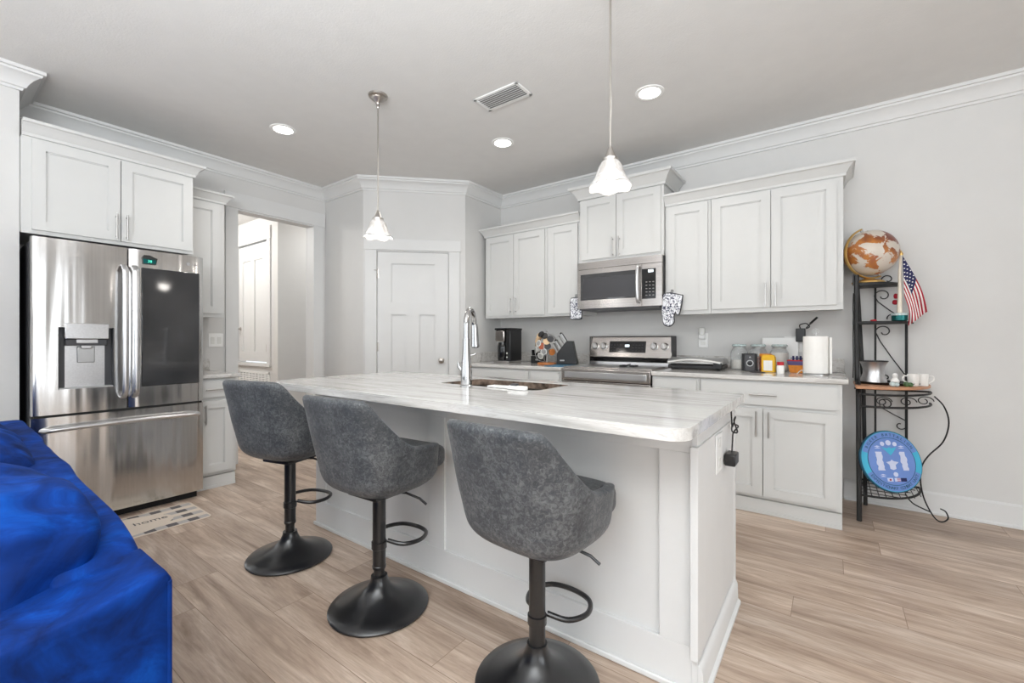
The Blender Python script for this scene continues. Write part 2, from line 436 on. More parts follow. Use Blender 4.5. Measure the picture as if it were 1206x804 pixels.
# hallway beyond the opening
wall('wall_hall_near', (-5.6, 2.80), (-5.6, 5.0), ext=(0, 0), th=.1)
struct(MB().box(-5.7, -4.55, 4.9, 5.0, 0, H).build('wall_hall_end', 'wall_paint', smooth=False))
HD = (-6.72, -5.86)
mb = MB().box(-8.1, HD[0], 2.70, 2.8, 0, H).box(HD[1], -5.6, 2.70, 2.8, 0, H).box(HD[0], HD[1], 2.70, 2.8, 2.43, H).box(HD[0], HD[1], 2.70, 2.8, 0, .83)
struct(mb.build('wall_hall_closet', 'wall_paint', smooth=False))
struct(MB().box(-8.2, -8.1, .2, 2.8, 0, H).build('wall_hall_far', 'wall_paint', smooth=False))
struct(MB().box(-8.1, -4.54, .2, .3, 0, H).build('wall_hall_side', 'wall_paint', smooth=False))

# crown moulding
CR = [(0, -.118), (.012, -.118), (.016, -.104), (.026, -.1), (.034, -.082), (.052, -.056), (.074, -.038), (.084, -.034), (.088, -.022), (.1, -.02), (.1, 0), (0, 0)]
path = [(XS, YBK), (XS, YS), (XL, YS), (XL, YA), (XB, YA), (XC, YC), (XC, YR), (XR, YR), (XR, YBK), (XS, YBK)]
struct(sweep(MB(), path[:-1], [(d, H+z) for d, z in CR]).build('trim_1', 'trim_paint', ang=25))
struct(sweep(MB(), [(XR, YBK), (XS, YBK)], [(d, H+z) for d, z in CR]).build('trim_2', 'trim_paint', ang=25))
# baseboards
BB = [(0, 0), (.022, 0), (.022, .012), (.014, .02), (.014, .13), (.006, .142), (0, .142)]
struct(sweep(MB(), [(.075, YR), (XR, YR), (XR, YBK)], BB).build('baseboard_right', 'trim_paint', ang=25))
struct(sweep(MB(), [(XS, YBK), (XS, YS)], BB).build('baseboard_left', 'trim_paint', ang=25))
struct(sweep(MB(), [(XL+.02, YA), (XB, YA), (XB+.0, YA+.0001)], BB).build('baseboard_pantry', 'trim_paint', ang=25))
struct(sweep(MB(), [(-5.6, 2.70), (-5.6, 4.9)], [(-d if 0 else d, z) for d, z in BB]).build('baseboard_hall', 'trim_paint', ang=25))
struct(MB().box(XL+.001, XL+.016, 2.60, YA, 0, .14).build('baseboard_fridge', 'trim_paint', bevel=.003))
# cased opening to the hall
mb = MB().box(XL, XL+.018, 1.666, 1.768, 0, 2.345).box(XL, XL+.018, 2.495, 2.61, 0, 2.345).box(XL, XL+.024, 1.655, 2.622, 2.345, 2.485)
mb.box(XL-T, XL+.004, 1.752, 1.766, 0, 2.345).box(XL-T, XL+.004, 2.497, 2.512, 0, 2.345).box(XL-T, XL+.004, 1.752, 2.512, 2.333, 2.347)
mb.box(XL-T-.018, XL-T, 1.666, 1.768, 0, 2.345).box(XL-T-.018, XL-T, 2.495, 2.61, 0, 2.345).box(XL-T-.024, XL-T, 1.655, 2.622, 2.345, 2.485)
struct(mb.build('trim_3', 'trim_paint', bevel=.002))

# pantry door (local frame: x along the wall, y into the room is negative)
tdir = Vector((XC-XB, YC-YA)).normalized(); pang = math.atan2(tdir.y, tdir.x)
pm = Matrix.Translation((XB, YA, 0))@Matrix.Rotation(pang, 4, 'Z')
mb = MB()
mb.box(.02, .13, -.018, 0, 0, 2.035, pm).box(.838, .95, -.018, 0, 0, 2.035, pm).box(.012, .962, -.024, 0, 2.035, 2.145, pm)
mb.box(.118, .132, -.004, .06, 0, 2.03, pm).box(.838, .852, -.004, .06, 0, 2.03, pm).box(.118, .852, -.004, .06, 2.022, 2.037, pm)
struct(mb.build('trim_4', 'trim_paint', bevel=.002))
def panel_slab(mb, x0, x1, z0, z1, yf, th, panels, rec=.008, mat=None):
    """slab whose front (yf) has recessed rectangular panels; built as rails + recessed fields with sloped edge"""
    xs = sorted({x0, x1}|{p[0] for p in panels}|{p[1] for p in panels}); zs = sorted({z0, z1}|{p[2] for p in panels}|{p[3] for p in panels})
    for i in range(len(xs)-1):
        for j in range(len(zs)-1):
            cx = (xs[i]+xs[i+1])/2; cz = (zs[j]+zs[j+1])/2
            if any(p[0] < cx < p[1] and p[2] < cz < p[3] for p in panels): continue
            mb.box(xs[i], xs[i+1], yf, yf+th, zs[j], zs[j+1], mat)
    for a, b_, c, d in panels:
        mb.box(a, b_, yf+rec, yf+th-.001, c, d, mat)
        s_ = .006
        for (x_0, x_1, z_0, z_1) in ((a, a+s_, c, d), (b_-s_, b_, c, d), (a, b_, c, c+s_), (a, b_, d-s_, d)):
            mb.box(x_0, x_1, yf+rec*.5, yf+th-.001, z_0, z_1, mat)
    return mb
d1 = thing('door_1', '', '', (XB, YA, 0), pang); del d1['label']; del d1['category']; struct(d1)
mb = panel_slab(MB(), .135, .835, .012, 2.02, .004, .04, [(.27, .70, 1.515, 1.905), (.27, .415, .25, 1.395), (.545, .70, .25, 1.395)], rec=.016)
mb.build('door_slab', 'trim_paint', d1, world=False, smooth=False)
for hz in (1.80, 1.07, .3):
    hb = MB().cyl((.133, -.006, hz-.045), (.133, -.006, hz+.045), .006, 8).box(.128, .15, -.001, .0035, hz-.045, hz+.045)
    if hz > 1.7: hb.cyl((.133, -.008, hz+.03), (.11, -.03, hz+.03), .004, 8)
    hb.build('hinge', 'nickel', d1, world=False)
km = Matrix.Translation((.765, .004, .93))@Matrix.Rotation(R(90), 4, 'X')
MB().lathe([(0, 0), (.028, 0), (.028, .006), (.012, .01), (.011, .03), (.022, .036), (.03, .05), (.028, .062), (.016, .07), (0, .071)], mat=km, seg=24).build('door_knob', 'nickel', d1, world=False)
# closet door in the hall
d2 = thing('door_2', '', '', (HD[0], 2.70, .83)); del d2['label']; del d2['category']; struct(d2)
dw = HD[1]-HD[0]
panel_slab(MB(), .02, dw-.02, .02, 1.58, .0, .035, [(.13, .38, .15, 1.38), (.48, .73, .15, 1.38)], rec=.014).build('door_slab', 'trim_paint', d2, world=False, smooth=False)
MB().lathe([(0, 0), (.028, 0), (.012, .01), (.011, .03), (.03, .05), (.016, .07), (0, .071)], mat=Matrix.Translation((.07, 0, .46))@Matrix.Rotation(R(90), 4, 'X'), seg=20).build('door_knob', 'nickel', d2, world=False)
for hz in (.2, 1.42): MB().cyl((dw-.02, -.006, hz-.05), (dw-.02, -.006, hz+.05), .006, 8).build('hinge', 'nickel', d2, world=False)
mb = MB().box(HD[0]-.09, HD[0], 2.682, 2.70, .83, 2.43).box(HD[1], HD[1]+.09, 2.682, 2.70, .83, 2.43).box(HD[0]-.1, HD[1]+.1, 2.678, 2.70, 2.43, 2.60).box(HD[0]-.1, HD[1]+.1, 2.672, 2.70, .79, .835)
struct(mb.build('trim_5', 'trim_paint', bevel=.002))
g = thing('return_air_grille', 'white louvered return air grille low on the hall wall', 'vent', (-6.23, 2.70, .36))
mb = MB(); x0, x1, z0, z1 = -6.68, -5.80, .36, .72
mb.box(x0, x1, 2.69, 2.70, z0, z0+.03).box(x0, x1, 2.69, 2.70, z1-.03, z1).box(x0, x0+.03, 2.69, 2.70, z0, z1).box(x1-.03, x1, 2.69, 2.70, z0, z1)
mb.build('frame', 'white_plastic', g, bevel=.002)
MB().box(x0+.03, x1-.03, 2.697, 2.699, z0+.03, z1-.03).build('backing', 'dark_gap', g)
mb = MB()
for i in range(14):
    z = z0+.045+i*.0205; mb.box(x0+.03, x1-.03, -.004, .004, -.001, .0125, Matrix.Translation((0, 2.692, z))@Matrix.Rotation(R(-35), 4, 'X'))
for i in range(1, 9): xx = x0+.03+i*(x1-x0-.06)/9; mb.box(xx-.003, xx+.003, 2.688, 2.696, z0+.03, z1-.03)
mb.build('louvers', 'white_plastic', g)

# windows of the living area behind the camera
def window(name, p, t, w_, z0, z1):
    """p: left-bottom corner of the opening on the inner face, t: unit vector along the wall, outside on the left"""
    t = Vector((t[0], t[1])); mt = Matrix(((t.x, -t.y, 0, p[0]), (t.y, t.x, 0, p[1]), (0, 0, 1, 0), (0, 0, 0, 1)))
    o = thing(name, '', ''); del o['label']; del o['category']; struct(o)
    mb = MB(); c = .09
    mb.box(-c, 0, -.018, 0, z0-c, z1+c, mt).box(w_, w_+c, -.018, 0, z0-c, z1+c, mt).box(0, w_, -.018, 0, z1, z1+c, mt).box(-c, w_+c, -.03, 0, z0-c, z0, mt)
    mb.box(0, .05, .04, .09, z0, z1, mt).box(w_-.05, w_, .04, .09, z0, z1, mt).box(.05, w_-.05, .04, .09, z0, z0+.05, mt).box(.05, w_-.05, .04, .09, z1-.05, z1, mt)
    mb.box(w_/2-.03, w_/2+.03, .04, .09, z0, z1, mt).box(.05, w_-.05, .05, .08, (z0+z1)/2-.015, (z0+z1)/2+.015, mt)
    mb.build('window_frame', 'trim_paint', o, bevel=.003)
window('window_1', (XS, YBK+.9), (0, 1), 1.8, .65, 2.35)
window('window_2', (XR, YR-3.0), (0, -1), 1.5, .35, 2.35)
window('window_3', (XR, YR-5.4), (0, -1), 1.5, .35, 2.35)
window('window_4', (XR-1.5, YBK), (-1, 0), 2.0, .35, 2.35)
window('window_5', (XR-4.5, YBK), (-1, 0), 2.6, .35, 2.35)

# ------------------------------------------------------------------ ceiling fixtures
def can(x, y, label):
    t = thing('recessed_light', label, 'ceiling light', (x, y, H), group='recessed ceiling lights')
    MB().lathe([(.066, -.001), (.068, -.006), (.088, -.005), (.092, 0), (.066, 0)], seg=40).build('trim_ring', 'white_plastic', t, world=False)
    MB().lathe([(0, -.004), (.067, -.004), (.067, -.001), (0, -.001)], seg=40).build('lens', 'lamp_disc', t, world=False)
    lamp('recessed_light_glow', (x, y, H-.05), 20, .07, (1, .96, .91), 'SPOT', 150, .8)
can(-3.37, 1.665, 'round recessed ceiling light nearest the refrigerator')
can(-2.157, 2.829, 'round recessed ceiling light between the two pendants, before the pantry corner')
can(-.951, 2.815, 'round recessed ceiling light right of the larger pendant')
v = thing('ceiling_vent', 'white rectangular supply air vent in the ceiling', 'vent', (-1.749, 2.292, H))
mb = MB(); a_, b_ = .178, .09
for q in ((-a_, a_, -b_, -b_+.022), (-a_, a_, b_-.022, b_), (-a_, -a_+.022, -b_, b_), (a_-.022, a_, -b_, b_)): mb.box(q[0], q[1], q[2], q[3], -.008, 0)
mb.build('frame', 'white_plastic', v, world=False, bevel=.003)
MB().box(-a_+.02, a_-.02, -b_+.02, b_-.02, -.0022, -.0005).build('backing', 'vent_backing', v, world=False)
mb = MB()
for i in range(7):
    y = -.06+i*.02; mb.box(-a_+.02, a_-.02, -.0085, .0085, -.001, .001, Matrix.Translation((0, y, -.009))@Matrix.Rotation(R(38), 4, 'X'))
mb.build('louvers', 'white_plastic', v, world=False)

def pendant(x, y, zb, label):
    t = thing('pendant_light', label, 'pendant light', (x, y, zb), group='glass bell pendants over the island')
    top = H-zb
    MB().lathe([(0, top), (.062, top), (.06, top-.012), (.045, top-.02), (.04, top-.03), (.018, top-.045), (.012, top-.06), (0, top-.06)][::-1], seg=32).build('canopy', 'nickel', t, world=False)
    MB().cyl((0, 0, .17), (0, 0, top-.05), .005, 10).lathe([(.007, 0), (.01, .006), (.01, .016), (.007, .022)], (0, 0, top-.085), 12).build('rod', 'nickel', t, world=False)
    MB().lathe([(.034, 0), (.036, .01), (.024, .016), (.02, .03), (.012, .05), (.008, .062)], (0, 0, .115), 24).build('socket_cap', 'nickel', t, world=False)
    wob = lambda u, r, z: 1+(.03*max(0, (.05-z)/.05)*math.cos(u*2*PI*6))
    sh = MB(); prof = [(.096, 0), (.09, .010), (.077, .027), (.066, .047), (.058, .068), (.051, .09), (.04, .108), (.03, .118)]
    rings = []
    for r, z in prof:
        rings.append([sh.bm.verts.new((r*wob(i/48, r, z)*math.cos(2*PI*i/48), r*wob(i/48, r, z)*math.sin(2*PI*i/48), z-.006*max(0, (.03-z)/.03)*math.cos(i/48*2*PI*6))) for i in range(48)])
    for a, b2 in zip(rings, rings[1:]):
        for i in range(48): sh.bm.faces.new((a[i], a[(i+1) % 48], b2[(i+1) % 48], b2[i]))
    sh.build('glass_shade', 'frosted_glass', t, world=False, solid=.003)
    MB().lathe([(0, .015), (.018, .02), (.028, .037), (.029, .052), (.02, .075), (.013, .087), (.013, .11), (0, .11)], seg=24).build('bulb', 'bulb_glow', t, world=False)
    lamp('pendant_glow', (x, y, zb-.02), 2, .05, (1, .95, .89))
pendant(-2.40, 1.80, 1.81, 'bell glass pendant hanging over the far end of the island, left one')
pendant(-.785, 1.81, 1.81, 'bell glass pendant hanging in front of the cabinet above the microwave')
# hall ceiling lamp
t = thing('hall_ceiling_light', 'flush round ceiling lamp in the hallway', 'ceiling light', (-6.3, 1.6, H))
MB().lathe([(0, -.09), (.08, -.08), (.13, -.04), (.14, 0), (0, 0)], seg=32).build('diffuser', 'lamp_disc', t, world=False)
lamp('hall_glow', (-6.3, 1.6, H-.25), 60, .12, (1, .98, .95))
lamp('hall_glow', (-5.1, 3.4, H-.35), 9, .12, (1, .98, .95))

# ------------------------------------------------------------------ cabinetry
def bar_pull(name, parent, p, q, out, r=.0055):
    """bar pull from p to q (local), standing off the face by 'out' along -y"""
    p = Vector(p); q = Vector(q); o_ = Vector((0, -out, 0)); d = (q-p).normalized()
    mb = MB().cyl(p+o_-d*.018, q+o_+d*.018, r, 12)
    mb.cyl(p, p+o_, r*.8, 8).cyl(q, q+o_, r*.8, 8)
    return mb.build(name, 'bar_steel', parent, world=False)
def shaker(parent, name, x0, x1, z0, z1, rail=.058, handle=None, mat='cabinet_paint', drawer=False):
    o = thing_part(parent)
    mb = MB()
    if drawer: mb.box(x0, x1, -.02, 0, z0, z1)
    else: panel_slab(mb, x0, x1, z0, z1, -.02, .019, [(x0+rail, x1-rail, z0+rail, z1-rail)], rec=.012)
    d = mb.build(name, mat, parent, world=False, smooth=False)
    if handle: bar_pull('handle', d, handle[0], handle[1], .03)
    return d
def thing_part(p): return p
def cabinet(label, loc, rotz, w_, h_, depth, doors, drawers=(), toe=0, group=None, mat='cabinet_paint', endpanel=None):
    t = thing('wall_cabinet' if toe == 0 else 'base_cabinet', label, 'cabinet', loc, rotz, group)
    mb = MB()
    if toe: mb.box(0, w_, 0, depth, toe, h_).box(0, w_, .03, depth, 0, toe)
    else: mb.box(0, w_, 0, depth, 0, h_)
    if not toe: mb.box(0, w_, -.006, .012, -.012, .03)
    mb.build('body', mat, t, world=False, bevel=.0015)
    if toe: MB().box(0, w_, .012, .03, 0, toe-.012).box(0, w_, .004, .012, 0, .022).build('toe_board', mat, t, world=False, bevel=.002)
    for d in doors: shaker(t, 'door', *d[:4], handle=d[4] if len(d) > 4 else None)
    for d in drawers: shaker(t, 'drawer', *d[:4], handle=d[4] if len(d) > 4 else None, drawer=True)
    return t
CP = [(0, 0), (.012, 0), (.014, .018), (.02, .024), (.03, .045), (.05, .066), (.062, .07), (.064, .086), (0, .086)]
def cab_crown(label, path, z, prof=CP, sc=1):
    mb = sweep(MB(), path, [(d*sc, z+zz*sc) for d, zz in prof])
    o = mb.build('cabinet_crown_molding', 'cabinet_paint', ang=25); tag(o, label, 'molding')
    p0 = path[0]; return recenter(o, (p0[0], p0[1], z))
# range wall, uppers: front face Y=3.61
UF, UD = 3.62, YR-3.62-.004
vh = lambda x, z0: ((x, -.02, z0), (x, -.02, z0+.13))
cabinet('white two-door wall cabinet above the coffee maker', (-2.985, UF, 1.375), 0, .765, .85, UD,
        [(.015, .375, .012, .835, vh(.345, .05)), (.38, .745, .012, .835, vh(.41, .05))])
cabinet('narrow white single-door wall cabinet above the knife block', (-2.219, UF, 1.375), 0, .365, .85, UD, [(.025, .335, .012, .835)])
cab_crown('white crown moulding on top of the left wall cabinets', [(-2.985, 3.93), (-2.985, UF), (-1.856, UF)], 2.222, sc=1.0)
cabinet('tall two-door white wall cabinet above the microwave', (-1.853, UF-.03, 1.835), 0, .757, .575, UD+.03,
        [(.025, .355, .02, .555, vh(.33, .04)), (.36, .735, .02, .555, vh(.388, .04))])
cab_crown('wide white crown moulding on the cabinet above the microwave', [(-1.853, 3.93), (-1.853, UF-.03), (-1.096, UF-.03), (-1.096, 3.93)], 2.40, sc=1.25)
cabinet('tall narrow white wall cabinet right of the microwave', (-1.093, UF, 1.352), 0, .345, .87, UD, [(.022, .325, .02, .85)])
cabinet('wide two-door white wall cabinet at the right end of the row', (-.746, UF, 1.352), 0, .81, .87, UD,
        [(.012, .395, .02, .85, vh(.366, .045)), (.401, .775, .02, .85, vh(.428, .045))])
cab_crown('white crown moulding on top of the right wall cabinets', [(-1.093, UF), (.064, UF), (.064, 3.93)], 2.219, sc=1.0)
# range wall, bases: front face Y=3.275
LF = 3.275; LD = YR-LF-.004; CT = .872
cabinet('white base cabinet below the coffee maker', (-3.03, LF, 0), 0, .845, CT, LD, [(.12, .83, .125, .69)], [(.12, .83, .715, .855, ((.40, -.02, .785), (.55, -.02, .785)))], toe=.105)
cabinet('narrow white base cabinet left of the range', (-2.184, LF, 0), 0, .32, CT, LD, [(.02, .3, .125, .69)], [(.02, .3, .715, .855, ((.09, -.02, .785), (.23, -.02, .785)))], toe=.105)
cabinet('narrow white base cabinet right of the range', (-1.085, LF, 0), 0, .337, CT, LD, [(.02, .315, .125, .69)], [(.02, .315, .715, .855, ((.11, -.02, .785), (.24, -.02, .785)))], toe=.105)
cabinet('wide two-door white base cabinet beside the metal rack', (-.747, LF, 0), 0, .80, CT, LD,
        [(.012, .385, .125, .69, vh(.352, .53)), (.391, .775, .125, .69, vh(.423, .53))], [(.012, .775, .715, .855, ((.33, -.02, .785), (.45, -.02, .785)))], toe=.105)
# countertops with backsplash
def slab(name, poly, z0, z1, label, extra=None, mat='quartzite'):
    x, y = poly[0]; t = thing(name, label, 'countertop', (x, y, z0))
    MB().prism(poly, z0, z1).build('slab', mat, t, bevel=.006)
    if extra: extra(t)
    return t
CZ = .905
def bs1(t):
    MB().box(-3.03, -1.86, YR-.025, YR-.003, CZ, CZ+.1).build('backsplash', 'quartzite_wall', t, bevel=.003)
    MB().box(XC+.003, XC+.025, 3.36, YR-.026, CZ, CZ+.1).build('backsplash', 'quartzite_wall', t, bevel=.003)
slab('countertop', [(-3.03, 3.25), (-1.862, 3.25), (-1.862, YR-.003), (-3.03, YR-.003)], CT+.002, CZ, 'grey veined stone countertop left of the range', bs1)
def bs2(t): MB().box(-1.09, .075, YR-.025, YR-.003, CZ, CZ+.1).build('backsplash', 'quartzite_wall', t, bevel=.003)
slab('countertop', [(-1.088, 3.248), (.083, 3.248), (.083, YR-.003), (-1.088, YR-.003)], CT+.002, CZ, 'grey veined stone countertop right of the range', bs2)
# fridge wall cabinets (face +X): rotz 90deg, local x -> world Y
FX = -3.85
cabinet('white two-door wall cabinet above the refrigerator', (FX, YS+.002, 1.785), R(90), .858, .565, FX-XL-.004,
        [(.04, .44, .012, .55, vh(.418, .04)), (.446, .85, .012, .55, vh(.472, .04))])
cab_crown('white crown moulding on top of the cabinet above the refrigerator', [(FX, YS+.003), (FX, 1.237), (XL+.005, 1.237)], 2.348, sc=1.0)
cabinet('narrow white wall cabinet between refrigerator and hall opening', (XL+.315, 1.241, 1.335), R(90), .30, .94, .31, [(.01, .265, .02, .92)])
cab_crown('short white crown moulding beside the hall opening casing', [(XL+.315, 1.241), (XL+.315, 1.541), (XL+.005, 1.541)], 2.268, sc=.9)
cabinet('narrow white base cabinet between refrigerator and hall opening', (-3.83, 1.258, 0), R(90), .262, .842, -3.83-XL-.004,
        [(.01, .235, .13, .675, ((.04, -.02, .52), (.04, -.02, .63)))], [(.01, .235, .70, .825, ((.06, -.02, .762), (.20, -.02, .762)))], toe=.105)
def bs3(t): MB().box(XL+.003, XL+.025, 1.25, 1.54, .874, .974).build('backsplash', 'quartzite_wall', t, bevel=.003)
slab('countertop', [(-3.80, 1.25), (-3.80, 1.545), (XL+.003, 1.545), (XL+.003, 1.25)], .845, .874, 'small stone countertop beside the refrigerator', bs3)

# ------------------------------------------------------------------ kitchen island
IX0, IX1, IY0, IY1 = -2.58, -.35, 1.476, 2.12
isl = thing('kitchen_island', 'white panelled kitchen island base with the stools along it', 'kitchen island', (-1.45, 1.8, 0))
MB().box(IX0+.015, IX1-.012, IY0+.014, IY0+.05, 0, .866).box(IX0+.015, -1.77, IY0+.05, IY1-.02, 0, .866).box(-1.07, IX1-.012, IY0+.05, IY1-.02, 0, .866).box(-1.77, -1.07, IY0+.05, IY1-.02, 0, .64).build('body', 'island_paint', isl)
mb = MB()
pan = [(-1.472, -.467), (-2.48, -1.576)]
def board(x0, x1, z0, z1): mb.box(x0, x1, IY0, IY0+.014, z0, z1)
board(IX0, IX1, 0, .15); board(IX0, IX1, .776, .866)
board(IX0, -2.48, .15, .776); board(-1.576, -1.472, .15, .776); board(-.467, IX1, .15, .776)
mb.build('panel_frame', 'island_paint', isl, bevel=.0015)
mb = MB().box(IX0-.012, IX1+.0, IY0-.012, IY0, 0, .02)
mb.build('shoe_molding', 'island_paint', isl, bevel=.004)
MB().box(IX0, IX0+.015, IY0+.014, IY1-.02, 0, .866).build('end_panel', 'island_paint', isl, bevel=.0015)
MB().box(IX1-.012, IX1+.012, IY0-.022, IY1-.006, .125, .80).build('end_panel', 'island_paint', isl, bevel=.001)
mb = MB().box(IX1-.012, IX1+.006, IY0-.002, IY1-.01, 0, .125).box(IX1-.012, IX1+.006, IY0-.002, IY1-.01, .80, .866)
ft = [(0, 0), (.028, 0), (.028, .014), (.018, .022), (.016, .085), (.010, .10), (.004, .105), (0, .105)]
sweep(mb, [(IX1-.008, IY0-.003), (IX1+.006, IY0-.003), (IX1+.006, IY1-.01), (IX1-.02, IY1-.01)][1:3], ft)
mb.box(IX1-.012, IX1+.024, IY0-.012, IY0-.003, 0, .02)
mb.build('base_molding', 'island_paint', isl, bevel=.001)
MB().box(IX1+.005, IX1+.014, IY1-.045, IY1-.004, .02, .866).build('corner_post', 'island_paint', isl, bevel=.002)
for x0, x1 in ((-2.56, -1.86), (-1.84, -1.02), (-1.0, -.37)):
    # doors towards the range
    q = MB(); panel_slab(q, -x1, -x0, .12, .84, 0, .019, [(-x1+.058, -x0-.058, .178, .782)], rec=.009, mat=Matrix.Translation((0, IY1, 0))@Matrix.Rotation(PI, 4, 'Z'))
    q.build('door', 'island_paint', isl, smooth=False)
# island top with sink cut-out
def rrect(x0, x1, y0, y1, rr, n=8):
    out = []
    for (cx, cy, a0, r) in ((x1-rr[0], y0+rr[0], -90, rr[0]), (x1-rr[1], y1-rr[1], 0, rr[1]), (x0+rr[2], y1-rr[2], 90, rr[2]), (x0+rr[3], y0+rr[3], 180, rr[3])):
        for i in range(n+1):
            a = R(a0+90*i/n); out.append((cx+r*math.cos(a), cy+r*math.sin(a)))
    return out
TX0, TX1, TY0, TY1 = -2.61, -.305, 1.185, 2.15
SK = (-1.74, -1.10, 1.70, 2.05)
it = thing('island_countertop', 'long pale grey veined stone top of the island with rounded corners', 'countertop', (-1.45, 1.66, .87))
bm_ = MB()
def ring(pts, z): return [bm_.bm.verts.new((x, y, z)) for x, y in pts]
outer = rrect(TX0, TX1, TY0, TY1, (.06, .03, .06, .16)); inner = rrect(*SK, (.04,)*4)
for z, flip in ((.905, 0), (.870, 1)):
    a = ring(outer, z); b = ring(inner, z); es = []
    for L in (a, b): es += [bm_.bm.edges.new((L[i], L[(i+1) % len(L)])) for i in range(len(L))]
    bmesh.ops.triangle_fill(bm_.bm, edges=es, use_beauty=True)
    if flip == 0: A, B = a, b
for L, L2 in ((A, a), (B, b)):
    for i in range(len(L)): j = (i+1) % len(L); bm_.bm.faces.new((L[i], L[j], L2[j], L2[i]))
bm_.build('slab', 'quartzite', it, bevel=.008)
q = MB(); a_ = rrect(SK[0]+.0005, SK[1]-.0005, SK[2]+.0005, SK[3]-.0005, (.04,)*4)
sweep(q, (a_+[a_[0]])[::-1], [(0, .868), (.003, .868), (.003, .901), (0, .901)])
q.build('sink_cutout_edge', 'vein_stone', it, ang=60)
sk = thing('undermount_sink', 'undermount steel sink set in the island countertop', 'sink', (-1.42, 1.875, .66))
mb = MB()
for x0, x1 in ((SK[0]-.005, -1.435), (-1.415, SK[1]+.005)):
    for (a, b_, z) in ((0, 0, 0),):
        y0, y1 = SK[2]-.005, SK[3]+.005; zb = .70; zt = .869
        mb.box(x0, x1, y0, y1, zb-.004, zb); mb.box(x0-.003, x0, y0, y1, zb, zt); mb.box(x1, x1+.003, y0, y1, zb, zt); mb.box(x0, x1, y0-.003, y0, zb, zt); mb.box(x0, x1, y1, y1+.003, zb, zt)
mb.box(-1.435, -1.415, SK[2], SK[3], .80, .85)
mb.build('basin', 'sink_steel', sk)
for x in (-1.59, -1.26): MB().lathe([(0, 0), (.04, 0), (.045, .004), (.03, .005), (0, .002)], (x, 1.88, .70), 20).build('drain', 'chrome', sk)
# faucet
fc = thing('kitchen_faucet', 'tall chrome gooseneck pull-down faucet on the island', 'faucet', (-1.485, 1.645, .905))
MB().lathe([(0, 0), (.032, 0), (.032, .006), (.028, .01), (.029, .07), (.025, .12), (.0205, .17), (.018, .21), (.0175, .24), (0, .24)], (-1.485, 1.645, .905), 28).build('body', 'chrome', fc)
fq = lambda r, z: (-1.485-.40*r, 1.645+.917*r, z)
gp = catmull([fq(0, 1.13), fq(0, 1.2), fq(.006, 1.245), (fq(.035, 1.285)), fq(.075, 1.295), fq(.112, 1.272), fq(.13, 1.235), fq(.137, 1.2)], 6)
MB().tube(gp, .0145, 16).build('spout', 'chrome', fc)
MB().tube([fq(.135, 1.225), fq(.139, 1.2), fq(.146, 1.13), fq(.149, 1.105), fq(.149, 1.10)], [.016, .019, .021, .024, .02], 20).build('spray_head', 'chrome', fc)
MB().tube([fq(.1495, 1.10), fq(.1495, 1.097)], .018, 16).build('spray_face', 'black_plastic', fc)
MB().tube([(-1.485, 1.645, .985), (-1.508, 1.632, .99), (-1.518, 1.626, 1.005), (-1.52, 1.624, 1.03)], [.015, .014, .009, .006], 12).build('lever', 'chrome', fc)
MB().tube([(-1.475, 1.66, 1.06), (-1.458, 1.675, 1.066), (-1.452, 1.68, 1.072)], .0025, 8).build('clip', 'chrome', fc)
# cutting board over the sink, with a small rinse tray
o = MB().box(-1.38, -1.24, 1.68, 1.74, .906, .914, ).build('drying_rack', 'white_plastic', bevel=.004)
tag(recenter(o, (-1.33, 1.72, .906)), 'white drying strip along the near edge of the sink', 'dish rack')
t = thing('sponge_holder', 'small white and dark sponge holder at the sink edge', 'sponge holder', (-1.19, 1.675, .906))
MB().box(-1.24, -1.14, 1.66, 1.69, .906, .924).build('tray', 'white_plastic', t, bevel=.004)
MB().box(-1.225, -1.19, 1.663, 1.687, .924, .934).build('sponge', 'dark_grey', t, bevel=.003)
# outlet and adapter on the island end
t = thing('wall_outlet', 'white outlet plate on the end panel of the island', 'outlet', (IX1+.012, 1.75, .66))
MB().box(IX1+.0125, IX1+.018, 1.70, 1.80, .655, .795).build('plate', 'white_plastic', t, bevel=.003)
for z_ in (.67, .745): MB().box(IX1+.018, IX1+.020, 1.733, 1.767, z_, z_+.035).build('socket', 'lid_white', t, bevel=.001)
t = thing('power_adapter', 'small black power adapter hanging on a knotted cord at the island end', 'power adapter', (IX1+.04, 1.90, .66))
MB().box(IX1+.016, IX1+.055, 1.845, 1.925, .655, .70).build('brick', 'black_plastic', t, bevel=.005)
cp = catmull([(IX1+.035, 1.895, .70), (IX1+.033, 1.92, .74), (IX1+.03, 1.955, .765), (IX1+.045, 1.975, .79), (IX1+.03, 1.94, .80), (IX1+.03, 1.93, .775), (IX1+.045, 1.955, .77), (IX1+.03, 1.97, .81), (IX1+.033, 1.99, .825), (IX1+.028, 1.975, .80), (IX1+.026, 1.955, .79), (IX1+.026, 1.94, .83), (IX1+.026, 1.93, .868)], 6)
MB().tube(cp, .003, 8).build('cord', 'black_plastic', t)

